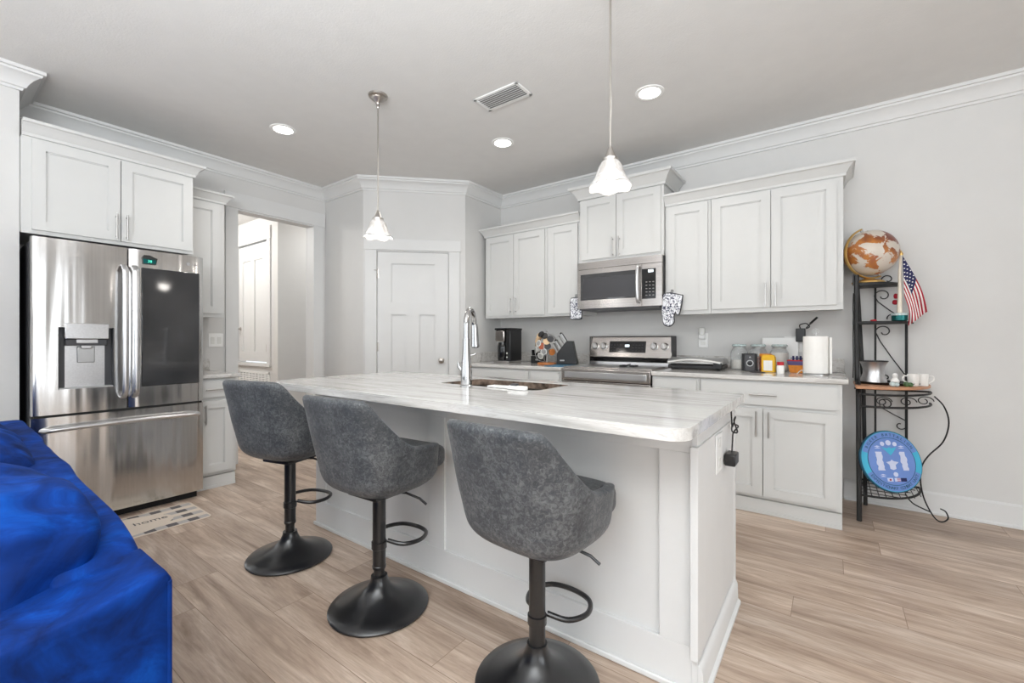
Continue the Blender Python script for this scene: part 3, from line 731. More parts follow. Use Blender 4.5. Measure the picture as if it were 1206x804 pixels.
# ------------------------------------------------------------------ refrigerator (front faces +X at X=-3.68)
FF = -3.68
fr = thing('refrigerator', 'stainless french door refrigerator with ice dispenser and dark glass door', 'refrigerator', (-4.02, .825, 0))
MB().box(-4.40, -3.765, .408, 1.242, .03, 1.725).build('cabinet_body', 'dark_grey', fr, bevel=.004)
MB().box(-4.40, -3.74, .43, 1.225, .001, .04).build('toe_grille', 'dark_gap', fr)
for y in (.45, 1.19): MB().cyl((-3.76, y, .0), (-3.76, y, .035), .02, 12).build('foot', 'black_plastic', fr)
def fx(y, y0, y1, b=.008): t = (y-y0)/(y1-y0)*2-1; return FF-b*abs(t)**2.6-(.012*max(0, (abs(t)-.955)/.045)**2)
def door_piece(mb, y0, y1, z0, z1, Y0, Y1, back=-3.755, n=16):
    ys = [y0+(y1-y0)*i/n for i in range(n+1)]
    poly = [(fx(y, Y0, Y1), y) for y in ys]+[(back, y1), (back, y0)]
    mb.prism(poly, z0, z1)
mb = MB(); Y0, Y1 = .40, .827
dz0, dz1, dy0, dy1 = .845, 1.215, .508, .758
for q in ((Y0, dy0, .70, 1.735), (dy1, Y1, .70, 1.735), (dy0, dy1, .70, dz0), (dy0, dy1, dz1, 1.735)): door_piece(mb, *q, Y0, Y1)
ld = mb.build('left_door', 'stainless', fr, ang=30)
mb = MB(); x_ = FF-.058
mb.box(x_-.004, x_, dy0, dy1, dz0, dz1)
mb.build('dispenser_back', 'stainless_light', ld)
mb = MB(); mb.box(x_, FF-.006, dy0+.001, dy0+.005, dz0, dz1).box(x_, FF-.006, dy1-.005, dy1-.001, dz0, dz1).box(x_, FF-.006, dy0, dy1, dz1-.004, dz1)
mb.box(x_, x_+.002, dy0+.004, dy0+.035, dz0+.004, dz1).box(x_, x_+.002, dy1-.035, dy1-.004, dz0+.004, dz1)
mb.build('dispenser_niche', 'dark_grey', ld)
MB().box(x_, FF-.004, dy0+.004, dy1-.004, dz0, dz0+.008).build('drip_tray', 'sealer_silver', ld)
MB().box(x_+.01, FF+.006, .535, .732, 1.145, 1.24).build('dispenser_panel', 'stainless_light', ld, bevel=.004)
MB().prism([(x_+.004, .54), (FF-.01, .54), (FF-.01, .727), (x_+.004, .727)], 1.105, 1.144).build('dispenser_hood', 'dark_grey', ld, bevel=.004)
MB().prism([(x_+.01, .60), (FF-.008, .585), (FF-.008, .685), (x_+.01, .67)], 1.118, 1.1445).box(x_+.02, FF-.03, .61, .66, 1.085, 1.118).build('spout_cover', 'stainless_light', ld, bevel=.004)
MB().box(x_+.006, x_+.016, .595, .675, 1.0, 1.10).build('dispenser_paddle', 'sealer_silver', ld, bevel=.004)
mb = MB(); Y2, Y3 = .832, 1.25
door_piece(mb, Y2, Y3, .70, 1.735, Y2, Y3)
rd = mb.build('right_door', 'stainless', fr, ang=30)
MB().box(FF-.012, FF+.003, .893, 1.222, .83, 1.618).build('glass_panel', 'appliance_glass', rd, bevel=.006)
gm = Matrix.Translation((FF+.002, 1.05, 1.672))@Matrix.Rotation(R(90), 4, 'Z')@Matrix.Rotation(R(90), 4, 'X')
lo = MB().lathe([(0, 0), (.012, 0), (.012, .001), (0, .001)], mat=Matrix.Translation((FF+.0, 1.155, 1.676))@Matrix.Rotation(R(90), 4, 'Y'), seg=20).build('logo_disc', 'sealer_silver', rd)
text_mesh('logo_lettering', 'LG', .022, 'sealer_silver', rd, Matrix.Translation((FF+.0, 1.19, 1.676))@Matrix.Rotation(R(90), 4, 'Z')@Matrix.Rotation(R(90), 4, 'X'))
MB().box(FF, FF+.003, .862, .883, 1.575, 1.605).build('blue_tape', 'tape_blue', rd)
mb = MB(); Y4, Y5 = .40, 1.25
door_piece(mb, Y4, Y5, .055, .685, Y4, Y5, n=24)
fd = mb.build('freezer_drawer', 'stainless', fr, ang=30)
MB().box(-3.80, -3.69, .41, 1.24, .686, .699).build('door_gap', 'dark_gap', fr)
for y, par in ((.803, ld), (.858, rd)):
    pts = catmull([(FF-.004, y, .77), (FF+.03, y, .79), (FF+.048, y, .85), (FF+.052, y, 1.2), (FF+.048, y, 1.54), (FF+.03, y, 1.60), (FF-.004, y, 1.62)], 6)
    MB().tube(pts, .0095, 12, flat=1.7).build('door_handle', 'stainless_light', par)
pts = catmull([(FF-.004, .445, .612), (FF+.03, .46, .612), (FF+.05, .52, .617), (FF+.056, .825, .622), (FF+.05, 1.13, .617), (FF+.03, 1.195, .612), (FF-.004, 1.21, .612)], 6)
MB().tube(pts, .014, 12, flat=1.2).build('drawer_handle', 'stainless_light', fd)
mg = thing('fridge_magnet', 'small dark fish-shaped magnet with green figures on the fridge door', 'magnet', (FF+.003, .94, 1.65))
mm = Matrix.Translation((FF+.0025, .935, 1.672))@Matrix.Rotation(R(90), 4, 'Z')@Matrix.Rotation(R(90), 4, 'X')
MB().prism([(-.04, .012), (-.03, .028), (.0, .03), (.042, .012), (.034, -.03), (-.036, -.03)], 0, .006, mm).build('plate', 'black_plastic', mg)
MB().prism([(-.036, .004), (.034, .002), (.031, -.024), (-.033, -.026)], .0062, .0075, mm).build('screen', 'teal_tin', mg)
text_mesh('figures', '38', .024, 'display_green', mg, mm@Matrix.Translation((0, -.011, .0085)))
# kitchen mat
km = thing('kitchen_mat', 'beige and grey checked kitchen mat in front of the refrigerator', 'floor mat', (-3.43, .74, 0))
def mrect(x0, x1, y0, y1, r): return rrect(x0, x1, y0, y1, (r,)*4, 6)
MB().prism(mrect(-3.625, -3.225, .34, 1.145, .035), .001, .007).build('mat_base', 'mat_beige', km, bevel=.002)
mb = MB(); mc = MB()
for i in range(7):
    for j in range(14):
        x0 = -3.61+i*.0535; y0 = .36+j*.0553
        if i % 2 == 0 and j % 2 == 0: mb.box(x0, x0+.0535, y0, y0+.0553, .0071, .0078)
        elif (i+j) % 2 == 1 and i % 2 == 0: mc.box(x0, x0+.0535, y0, y0+.0553, .0071, .0075)
mb.build('dark_checks', 'mat_dark', km, smooth=False); mc.build('grey_checks', 'mat_mid', km, smooth=False)
el = [(-3.425+.165*math.cos(a*2*PI/40), .72+.27*math.sin(a*2*PI/40)) for a in range(40)]
MB().prism(el, .0081, .0088).build('oval_panel', 'mat_beige', km)
text_mesh('mat_lettering', 'home', .075, 'ink', km, Matrix.Translation((-3.44, .88, .0092))@Matrix.Rotation(R(90), 4, 'Z'), depth=.0002)

# ------------------------------------------------------------------ bar stools (local: +y faces the island)
def stool(label, loc, rotz, top, ring_z, first=False):
    t = thing('bar_stool', label, 'bar stool', loc, rotz, 'grey bar stools at the island')
    zb = top-.412                      # underside of the shell
    # base and column
    MB().lathe([(0, .004), (.205, .004), (.207, .010), (.20, .018), (.165, .028), (.12, .042), (.075, .066), (.048, .092), (.036, .12), (.034, .135), (0, .135)], seg=56).build('base', 'black_metal', t, world=False)
    MB().cyl((0, 0, .12), (0, 0, zb-.02), .0225, 20).build('gas_column', 'black_metal', t, world=False)
    MB().lathe([(.0275, 0), (.029, .004), (.029, .012), (.0275, .014), (.0275, zb-.012-ring_z+.10)], (0, 0, ring_z-.10), 24).build('column_sleeve', 'black_metal', t, world=False)
    q = .05
    rp = [(-.02, .03, ring_z+.01), (-.085, .06, ring_z), (-.115, .13, ring_z), (-.08, .20, ring_z), (0, .22, ring_z), (.08, .20, ring_z), (.115, .13, ring_z), (.085, .06, ring_z), (.02, .03, ring_z+.01)]
    fr_ = MB().tube(catmull(rp, 6), .009, 10).lathe([(.029, -.016), (.032, -.014), (.032, .014), (.029, .016)], (0, 0, ring_z), 24)
    fr_.build('footrest', 'black_metal', t, world=False)
    MB().box(-.09, .09, -.09, .09, zb-.022, zb-.006).lathe([(.04, 0), (.06, .012)], (0, 0, zb-.034), 20).build('seat_plate', 'black_metal', t, world=False, bevel=.004)
    MB().tube([(.03, .02, zb-.018), (.10, .06, zb-.022), (.15, .09, zb-.045), (.175, .105, zb-.07)], .0055, 8).build('height_lever', 'black_metal', t, world=False)
    # shell
    mb = MB(); NU, NV = 56, 16; grid = []
    for i in range(NU+1):
        u = -1+2*i/NU; au = abs(u)
        # footprint: U shape, u=0 back centre, +-1 front ends
        ang = u*R(152)
        cx = math.sin(ang); cy = -math.cos(ang)
        ex = 3.4 if cy < 0 else 2.9
        L = (abs(cx)**ex+abs(cy)**ex)**(1/ex); cx /= L; cy /= L
        if cy > 0: cx = math.copysign(min(1, abs(cx)), cx)
        # rim height (above zb)
        deg = abs(ang)*180/PI
        if deg < 43: rim = .425-.004*(deg/43)**2
        elif deg < 49: rim = .421-.022*((deg-43)/6)**1.3
        elif deg < 98:
            k = (deg-49)/49; rim = .205+(.399-.205)*(1-k)**2.0
        else: rim = .205-.006*min(1, (deg-98)/20)-.07*max(0, (deg-122)/30)**2
        rim *= .97; row = []
        for j in range(NV+1):
            v = j/NV
            if v < .3:
                k = v/.3; rr = .55+.45*math.sin(k*PI/2); z = .075*(1-math.cos(k*PI/2))
            else:
                k = (v-.3)/.7; rr = 1; z = .075+(rim-.075)*k
            hx = .208+.03*min(1, z/.2); hy_f = .215; hy_b = .195
            lean = z*z/(z+.09)*1.12
            # back leans away and narrows at the top
            back = max(0, -cy)
            px = cx*hx*rr
            py = cy*(hy_f if cy > 0 else hy_b)*rr-.24*lean*(.25+.75*back**.6)+.01
            row.append(mb.bm.verts.new((px, py, zb+z)))
        grid.append(row)
    for i in range(NU):
        for j in range(NV): mb.bm.faces.new((grid[i][j], grid[i+1][j], grid[i+1][j+1], grid[i][j+1]))
    # underside and closing strip
    cv = mb.bm.verts.new((0, .01, zb))
    for i in range(NU): mb.bm.faces.new((grid[i+1][0], grid[i][0], cv))
    mb.bm.faces.new((grid[0][0], grid[NU][0], cv))
    mb.build('shell', 'grey_leather', t, world=False, solid=.034, sub=1, ang=180)
    # piping along the rim
    rim_pts = [g_[-1].co.copy() if False else None for g_ in grid] if False else None
    c = MB().puff((0, .03, zb+.115), (.385, .45, .10), 14, .38)
    c.build('seat_cushion', 'grey_leather', t, world=False, ang=180)
    return t
stool('grey faux-leather bar stool at the far left end of the island', (-2.305, 1.175, 0), R(14), .945, .275)
stool('grey faux-leather bar stool in the middle, with a gap of sleeve on its post', (-1.565, 1.18, 0), R(3), .92, .265)
stool('grey faux-leather bar stool nearest the camera and the island corner', (-.79, 1.225, 0), R(-4), .893, .215)

# ------------------------------------------------------------------ sofa (bottom left, its back to the kitchen)
SX, SY = -1.12, .325
so = thing('sofa', 'royal blue velvet sofa with its back towards the kitchen', 'sofa', (-2.2, -.1, 0))
def soft_box(mb, x0, x1, y0, y1, z0, z1, e=.12, n=24, amp=.004, ns=5, top=None, seed=0):
    return mb.puff(((x0+x1)/2, (y0+y1)/2, (z0+z1)/2), (x1-x0, y1-y0, z1-z0), n, e, amp=amp, ns=ns, top=top, seed=seed)
soft_box(MB(), -3.35, SX-.03, -.58, SY-.01, .10, .40, .08, 20).build('base', 'blue_velvet', so, ang=180)
def arm_top(p):  # slope down towards the front
    k = max(0, min(1, (.45-p.y)/.9)); q = Vector(p)
    if q.z > -.1: q.z -= .13*k**.8*min(1, (q.z+.1)/.3)
    return q
for x0, x1 in ((SX-.20, SX), (-3.55, -3.35)):
    soft_box(MB(), x0, x1, -.60, SY, .06, .658, .055, 30, .003, top=arm_top).build('arm', 'blue_velvet', so, ang=180)
    xx = x1 if x0 > -2 else x0
MB().tube([(SX-.004, SY-.006, .07), (SX-.004, SY-.006, .635)], .005, 8).build('piping', 'blue_velvet', so)
def back_top(p):
    q = Vector(p)
    if q.z > 0: q.z += (.075*min(1, max(0, (.9-q.x)/1.4)))*q.z/.3
    return q
soft_box(MB(), -3.36, SX-.16, SY-.17, SY, .10, .68, .16, 30, .006, top=back_top).build('backrest', 'blue_velvet', so, ang=180)
for i, (x0, x1) in enumerate(((-2.33, -1.34), (-3.34, -2.35))):
    soft_box(MB(), x0, x1, -.60, SY-.16, .36, .50, .22, 22, .01).build('seat_cushion', 'blue_velvet', so, ang=180)
for i, (cx, rz) in enumerate(((-1.655, 10), (-2.40, -3), (-3.0, 4))):
    MB().puff((cx, SY-.235+.0, .60), (.74, .27, .44), 26, .55, Matrix.Rotation(R(rz), 4, 'Z')@Matrix.Rotation(R(-14), 4, 'X'), .03, 4.5, i*5.3).build('back_cushion', 'blue_velvet', so, ang=180)

# ------------------------------------------------------------------ microwave (front Y=3.56)
mw = thing('microwave', 'stainless over-the-range microwave under the tall cabinet', 'microwave', (-1.475, 3.75, 1.415))
x0, x1, z0, z1, yf = -1.853, -1.097, 1.415, 1.825, 3.54
MB().box(x0+.002, x1-.0, yf+.03, 3.94, z0+.012, z1).build('housing', 'black_plastic', mw, bevel=.003)
def curve_front(mb, xa, xb, za, zb_, b=.012, n=14, back=None):
    xs = [xa+(xb-xa)*i/n for i in range(n+1)]
    f_ = lambda x: yf+.004-b*(1-((x-(x0+x1)/2)/((x1-x0)/2))**2)
    mb.prism([(x, f_(x)) for x in xs]+[(xb, back or yf+.03), (xa, back or yf+.03)], za, zb_); return mb
curve_front(MB(), x0, x1, z1-.06, z1).build('vent_strip', 'stainless_range', mw, bevel=.001, ang=30)
dr = curve_front(MB(), x0, -1.26, z0, z1-.062).build('door', 'stainless_range', mw, bevel=.0015, ang=30)
curve_front(MB(), x0+.032, -1.302, z0+.075, z1-.105, b=.0145, back=yf+.004).build('door_window', 'appliance_glass', dr, ang=30)
curve_front(MB(), x0+.058, -1.315, z0+.088, z1-.14, b=.0155, back=yf+.003).build('window_screen', 'dark_grey', dr, ang=30)
hp = catmull([(-1.283, yf-.008, z0+.035), (-1.283, yf-.04, z0+.05), (-1.283, yf-.052, z0+.19), (-1.283, yf-.04, z1-.09), (-1.283, yf-.008, z1-.075)], 8)
MB().tube(hp, .0095, 12, flat=1.3).build('handle', 'stainless_light', dr)
cpn = curve_front(MB(), -1.258, x1, z0, z1-.062).build('control_panel', 'stainless_range', mw, bevel=.0015, ang=30)
curve_front(MB(), -1.256, -1.145, z0+.06, z1-.105, b=.0145, back=yf+.004).build('keypad', 'black_gloss', cpn, ang=30)
mb = MB()
for i in range(5):
    for j in range(3): mb.box(-1.225+j*.027, -1.212+j*.027, yf-.010+.0025*j, yf-.006+.0025*j, z0+.085+i*.027, z0+.091+i*.027)
mb.build('keypad_marks', 'vent_backing', cpn)
MB().box(-1.205, -1.165, yf-.0075, yf-.003, z1-.135, z1-.115).build('display', 'display_lit', cpn)
MB().box(x0+.02, x1-.02, yf+.005, 3.9, z0-.012, z0+.012).build('underside_grille', 'dark_grey', mw)

# ------------------------------------------------------------------ range
rg = thing('range', 'stainless freestanding electric range between the base cabinets', 'stove', (-1.475, 3.6, 0))
x0, x1, yf = -1.856, -1.094, 3.262
MB().box(x0, x1, yf+.04, 3.93, .02, .885).build('housing', 'dark_grey', rg, bevel=.002)
od = MB().box(x0+.002, x1-.002, yf, yf+.04, .22, .80).build('oven_door', 'stainless_range', rg, bevel=.004)
MB().box(x0+.09, x1-.09, yf-.002, yf+.002, .30, .66).build('oven_window', 'black_gloss', od, bevel=.002)
hb = MB().tube([(x0+.06, yf-.045, .755), (x1-.06, yf-.045, .755)], .013, 14)
for x in (x0+.09, x1-.09): hb.cyl((x, yf, .755), (x, yf-.045, .755), .009, 10)
hb.build('oven_handle', 'bar_steel', od)
MB().box(x0+.002, x1-.002, yf+.002, yf+.04, .03, .21).build('storage_drawer', 'stainless_range', rg, bevel=.004)
MB().box(x0, x1, yf-.006, yf+.05, .805, .90).build('front_apron', 'stainless_range', rg, bevel=.006)
MB().box(x0+.03, x1-.03, yf-.009, yf-.004, .825, .875).build('apron_inset', 'stainless_light', rg, bevel=.003)
MB().box(x0, x1, yf+.03, 3.80, .887, .914).build('cooktop_rim', 'stainless_range', rg, bevel=.004)
MB().box(x0+.018, x1-.018, yf+.055, 3.79, .9142, .917).build('cooktop_surface', 'stainless_light', rg, bevel=.001)
MB().prism([(x0+.003, 3.86), (x1-.003, 3.86), (x1-.003, 3.935), (x0+.003, 3.935)], .94, .99).build('backguard_riser', 'black_gloss', rg, bevel=.002)
MB().box(x0+.003, x1-.003, 3.80, 3.935, .914, .94).build('rear_ledge', 'stainless_light', rg, bevel=.003)
bg = MB(); sec = [(3.79, .982), (3.83, .965), (3.935, .965), (3.935, 1.175), (3.845, 1.175), (3.828, 1.165)]
Mx = Matrix(((0, 0, 1, 0), (1, 0, 0, 0), (0, 1, 0, 0), (0, 0, 0, 1)))
bg.prism([(y, z) for y, z in sec], x0+.0, x1-.0, Mx)
bgo = bg.build('backguard', 'stainless_range', rg, bevel=.004)
MB().box(x0-.001, x0+.006, 3.80, 3.937, .914, 1.172).build('side_cap', 'black_plastic', rg)
MB().box(x1-.006, x1+.001, 3.80, 3.937, .914, 1.172).build('side_cap', 'black_plastic', rg)
def bgy(z): return 3.79+(3.828-3.79)*(z-.982)/(1.165-.982)
tl = math.atan2(.038, .183)
kx = Matrix.Rotation(-tl, 4, 'X')
dm = Matrix.Translation((-1.49, bgy(1.075)-.001, 1.075))@kx
MB().box(-.17, .17, -.003, .003, -.052, .052, dm).build('control_display', 'black_gloss', bgo, bevel=.001)
MB().box(-.02, .02, -.0045, -.003, .0, .02, dm).build('clock_digits', 'display_lit', bgo)
mb = MB()
for i in range(11):
    if 4 <= i <= 6: continue
    for j in range(3): mb.box(-.155+i*.029, -.14+i*.029, -.0042, -.003, -.036+j*.026, -.033+j*.026, dm)
mb.build('control_marks', 'dark_grey', bgo)
for x in (-1.80, -1.715, -1.245, -1.155):
    m_ = Matrix.Translation((x, bgy(1.075), 1.08))@kx@Matrix.Rotation(R(90), 4, 'X')
    k_ = MB().lathe([(0, 0), (.034, 0), (.034, .004), (.028, .006), (.026, .03), (.022, .034), (0, .034)], mat=m_, seg=24).build('knob', 'bar_steel', rg)
    MB().box(-.004, .004, -.026, .026, .03, .038, m_@Matrix.Rotation(R(15), 4, 'Z')).build('knob_grip', 'stainless_light', k_, bevel=.002)
# spoon rest lying on the cooktop
sp = thing('spoon_rest', 'small black butterfly-shaped trivet on the cooktop', 'trivet', (-1.36, 3.52, .9175))
mb = MB()
for sx_ in (-1, 1):
    mb.prism([(-1.36+sx_*a, 3.50+b_) for a, b_ in ((.005, 0), (.045, .05), (.07, .04), (.055, 0), (.065, -.035), (.03, -.045))], .918, .93)
mb.cyl((-1.36, 3.45, .925), (-1.36, 3.545, .935), .007, 8)
mb.build('wings', 'black_plastic', sp, bevel=.003)

# ------------------------------------------------------------------ things on the left counter
def on(z=.905): return z+.0005
Z0 = CZ+.0005
cmk = thing('coffee_maker', 'black and steel single-serve coffee maker in the corner of the counter', 'coffee maker', (-2.66, 3.62, CZ))
cx, cy = -2.665, 3.60
MB().box(cx-.09, cx+.09, cy-.13, cy+.10, Z0, Z0+.022).build('base', 'bar_steel', cmk, bevel=.006)
MB().box(cx-.085, cx+.03, cy+.02, cy+.10, Z0+.02, Z0+.30).build('rear_column', 'black_gloss', cmk, bevel=.008)
MB().box(cx+.03, cx+.092, cy-.10, cy+.10, Z0+.02, Z0+.345).build('water_tank', 'black_plastic', cmk, bevel=.01)
MB().box(cx-.088, cx+.028, cy-.12, cy+.10, Z0+.215, Z0+.33).build('brew_head', 'stainless_range', cmk, bevel=.012)
MB().box(cx-.092, cx+.096, cy-.125, cy+.105, Z0+.33, Z0+.352).build('lid', 'black_gloss', cmk, bevel=.008)
MB().lathe([(0, 0), (.05, 0), (.056, .02), (.056, .14), (.048, .185), (0, .188)], (cx-.03, cy-.06, Z0+.024), 28).build('carafe', 'black_gloss', cmk)
for zz in (.06, .10): MB().cyl((cx+.05, cy-.103, Z0+zz), (cx+.05, cy-.1, Z0+zz), .008, 12).build('button', 'display_lit' if False else 'lid_white', cmk)
bx = thing('storage_box', 'small black lidded box between coffee maker and pod carousel', 'box', (-2.36, 3.70, CZ))
MB().box(-2.425, -2.30, 3.64, 3.76, Z0, Z0+.075).build('lower_tray', 'black_plastic', bx, bevel=.006)
MB().box(-2.42, -2.305, 3.645, 3.755, Z0+.078, Z0+.135).build('upper_tray', 'black_gloss', bx, bevel=.008)
MB().box(-2.365, -2.335, 3.632, 3.640, Z0+.03, Z0+.045).build('latch', 'sealer_silver', bx, bevel=.002)
# pod carousel
ca = thing('pod_carousel', 'round wire carousel of coffee pods on an orange wooden base', 'pod carousel', (-2.15, 3.56, CZ))
cx, cy = -2.18, 3.55
MB().lathe([(0, 0), (.088, 0), (.092, .006), (.09, .016), (.08, .02), (0, .02)], (cx, cy, Z0), 36).build('base', 'amber_wood', ca)
MB().cyl((cx, cy, Z0+.02), (cx, cy, Z0+.31), .008, 12).sphere((cx, cy, Z0+.315), .013, 12).build('pole', 'bar_steel', ca)
for k in range(5):
    a = k*2*PI/5
    P = [(cx+math.cos(a)*r, cy+math.sin(a)*r, Z0+z) for r, z in ((.02, .025), (.09, .05), (.115, .15), (.09, .25), (.01, .295))]
    MB().tube(catmull(P, 6), .0025, 6).build('wire', 'bar_steel', ca)
random.seed(4)
pods = [('lid_white', -105, .20), ('lid_white', -75, .125), ('lid_white', -98, .085), ('pale_wood', -130, .235), ('pale_wood', -110, .275), ('pale_wood', -60, .22), ('black_plastic', -72, .27), ('black_plastic', -55, .175), ('black_plastic', -95, .285), ('amber_wood', -30, .12), ('dark_grey', -40, .24), ('lid_white', -140, .14), ('pale_wood', -160, .2), ('copper_food', -85, .175)]
for mt_, a, z in pods:
    rr_ = .085+.02*math.sin((z-.05)/.25*PI)
    c = Vector((cx+math.cos(R(a))*rr_, cy+math.sin(R(a))*rr_, Z0+z))
    out = Vector((math.cos(R(a)), math.sin(R(a)), .5*(z-.16)/.1)).normalized()
    m_ = Matrix.Translation(c)@out.to_track_quat('Z', 'Y').to_matrix().to_4x4()
    cn = {'lid_white': 'white-lidded', 'pale_wood': 'beige-lidded', 'black_plastic': 'black', 'amber_wood': 'orange', 'dark_grey': 'dark grey', 'copper_food': 'copper-coloured'}[mt_]
    hz_ = 'at the very top' if z > .265 else 'in the upper part' if z > .21 else 'at mid height' if z > .15 else 'in the lower part' if z > .1 else 'at the bottom'
    sd_ = 'far left side' if a < -125 else 'left of centre' if a < -100 else 'centre' if a < -70 else 'right side'
    p = thing('coffee_pod', f'{cn} coffee pod {hz_} of the wire carousel, {sd_}', 'coffee pod', c, 0, 'coffee pods in the carousel')
    MB().lathe([(0, -.034), (.02, -.034), (.026, 0), (.032, 0), (.032, .004), (0, .004)], mat=m_, seg=20).build('cup', mt_ if mt_ != 'lid_white' else 'lid_white', p)
    MB().lathe([(0, .0045), (.022, .0045), (.022, .0055), (0, .0055)], mat=m_, seg=20).build('foil_lid', {'lid_white': 'sealer_silver', 'pale_wood': 'pale_wood'}.get(mt_, mt_), p)
# mat and knife block
o = MB().prism(rrect(-2.06, -1.875, 3.29, 3.62, (.02,)*4, 4), CZ+.0005, CZ+.007).build('cutting_mat', 'blue_mat', bevel=.002)
tag(recenter(o, (-1.97, 3.45, CZ)), 'thin blue board under the knife block', 'cutting board')
kb = thing('knife_block', 'black knife block full of steel-handled knives beside the range', 'knife block', (-1.97, 3.62, CZ))
bm4 = Matrix.Translation((-1.965, 3.58, CZ+.009))@Matrix.Rotation(R(20), 4, 'Z')
MB().prism([(-.10, 0), (.09, 0), (.045, .215), (-.01, .215), (-.10, .10)], -.055, .055, bm4@Matrix.Rotation(R(90), 4, 'X')).build('block', 'black_plastic', kb, bevel=.005)
MB().box(-.07, -.03, -.0565, -.055, .03, .042, bm4).build('badge', 'sealer_silver', kb)
dirv = Vector((-.55, 0, .83)).normalized()
kn = [(-.085, -.035, .10, 0), (-.085, 0, .10, 1), (-.085, .035, .10, 0), (-.06, -.035, .135, 1), (-.06, 0, .135, 0), (-.06, .035, .135, 1), (-.035, -.03, .17, 0), (-.035, .01, .17, 1), (-.012, -.02, .20, 1), (-.012, .03, .20, 2)]
for i, (x, y, z, kd) in enumerate(kn):
    p0 = bm4@Vector((x, y, z)); p1 = bm4@(Vector((x, y, z))+dirv*.10)
    rw = {-.085: 'lowest', -.06: 'second', -.035: 'third', -.012: 'top'}[x]; cl = 'front' if y < -.01 else 'middle' if y < .02 else 'rear'
    k_ = thing('kitchen_knife', f'{"black" if kd == 2 else "steel"}-handled knife in the {rw} row of the black block, {cl} slot', 'knife', p0, 0, 'knives in the block')
    MB().tube([p0-(p1-p0)*.05, p0+(p1-p0)*.5, p1], [.007, .0075, .009], 10).build('handle', ['bar_steel', 'stainless_light', 'black_plastic'][kd], k_)
    MB().sphere(p1, .0105, 12).build('pommel', 'bar_steel' if kd != 1 else 'black_plastic', k_)

# ------------------------------------------------------------------ things on the right counter
vs = thing('vacuum_sealer', 'low silver and black vacuum sealer beside the range', 'vacuum sealer', (-.86, 3.68, CZ))
MB().box(-1.06, -.66, 3.57, 3.80, Z0+.008, Z0+.04).build('base', 'black_plastic', vs, bevel=.008)
for x in (-1.03, -.69):
    for y in (3.6, 3.77): MB().cyl((x, y, Z0), (x, y, Z0+.01), .012, 10).build('foot', 'black_plastic', vs)
mb = MB(); ys = [(3.562, .046), (3.565, .066), (3.60, .085), (3.68, .095), (3.77, .09), (3.808, .07), (3.808, .046)]
mb.prism([(y, Z0+z) for y, z in ys], -1.065, -.655, Mx)
vl = mb.build('lid', 'sealer_silver', vs, bevel=.008, ang=40)
MB().tube(catmull([(-1.05, 3.56, Z0+.058), (-.95, 3.553, Z0+.075), (-.86, 3.55, Z0+.08), (-.76, 3.553, Z0+.075), (-.67, 3.56, Z0+.058)], 6), .007, 10).build('grip', 'lid_white', vl)
MB().box(-.72, -.66, 3.556, 3.565, Z0+.015, Z0+.06).build('latch', 'black_plastic', vs, bevel=.003)
def jar(x, y, label, mat, fill, h_=.20):
    t = thing('glass_jar', label, 'jar', (x, y, CZ), 0)
    MB().lathe([(0, 0), (.055, 0), (.062, .01), (.062, h_*.68), (.05, h_*.8), (.045, h_*.84), (.045, h_*.9), (.048, h_*.91), (.0445, h_*.91), (.0415, h_*.88), (.0415, h_*.83), (.0465, h_*.79), (.0585, h_*.67), (.0585, .012), (.052, .005), (0, .005)], (x, y, Z0), 32).build('jar_glass', 'clear_glass', t)
    MB().lathe([(0, .006), (.051, .006), (.0575, .013), (.0575, fill), (0, fill+.004)], (x, y, Z0), 28).build('contents', mat, t)
    MB().lathe([(0, h_*.915), (.05, h_*.915), (.053, h_*.93), (.053, h_*.97), (.045, h_), (0, h_)], (x, y, Z0), 28).build('jar_lid', 'pale_glass', t)
    MB().lathe([(.046, 0), (.05, .001), (.05, .004), (.046, .005)], (x, y, Z0+h_*.86), 28).build('clamp_ring', 'bar_steel', t)
jar(-.585, 3.84, 'glass storage jar with pale flour, nearest the vacuum sealer', 'flour', .075)
jar(-.455, 3.84, 'glass storage jar with tan contents, middle of the three', 'copper_food', .10)
jar(-.315, 3.835, 'glass storage jar filled high with white sugar, right of three', 'flour', .135)
o = MB().box(-.435, -.20, 3.908, 3.92, CZ+.0005, 1.155).build('white_board', 'white_plastic', bevel=.003)
tag(recenter(o, (-.32, 3.91, CZ)), 'white rectangular board leaning on the backsplash behind the jars', 'cutting board')
sk_ = thing('small_speaker', 'small black box speaker with one round cone before the jars', 'speaker', (-.485, 3.70, CZ))
sm = Matrix.Translation((-.49, 3.69, Z0))@Matrix.Rotation(R(10), 4, 'Z')
MB().box(-.037, .033, 0, .05, 0, .125, sm).build('front_box', 'dark_grey', sk_, bevel=.004)
MB().box(-.055, .048, .052, .095, 0, .13, sm).build('rear_box', 'black_plastic', sk_, bevel=.004)
fm = sm@Matrix.Translation((-.002, -.001, .06))@Matrix.Rotation(R(90), 4, 'X')
MB().lathe([(.018, 0), (.024, 0), (.024, .003), (.018, .003)], mat=fm, seg=28).build('cone_ring', 'sealer_silver', sk_)
MB().lathe([(0, .0035), (.018, .0035), (.014, .005), (0, .0045)], mat=fm, seg=24).build('cone', 'black_gloss', sk_)
MB().prism([(-.008, .1), (.006, .1), (-.001, .112)], .0, .0015, sm@Matrix.Translation((0, 0, 0))@Matrix.Rotation(R(90), 4, 'X')).build('mark', 'sealer_silver', sk_)
yb = thing('yellow_carton', 'yellow carton with a white label before the jars', 'carton', (-.375, 3.66, CZ))
ym = Matrix.Translation((-.37, 3.64, Z0))@Matrix.Rotation(R(-6), 4, 'Z')
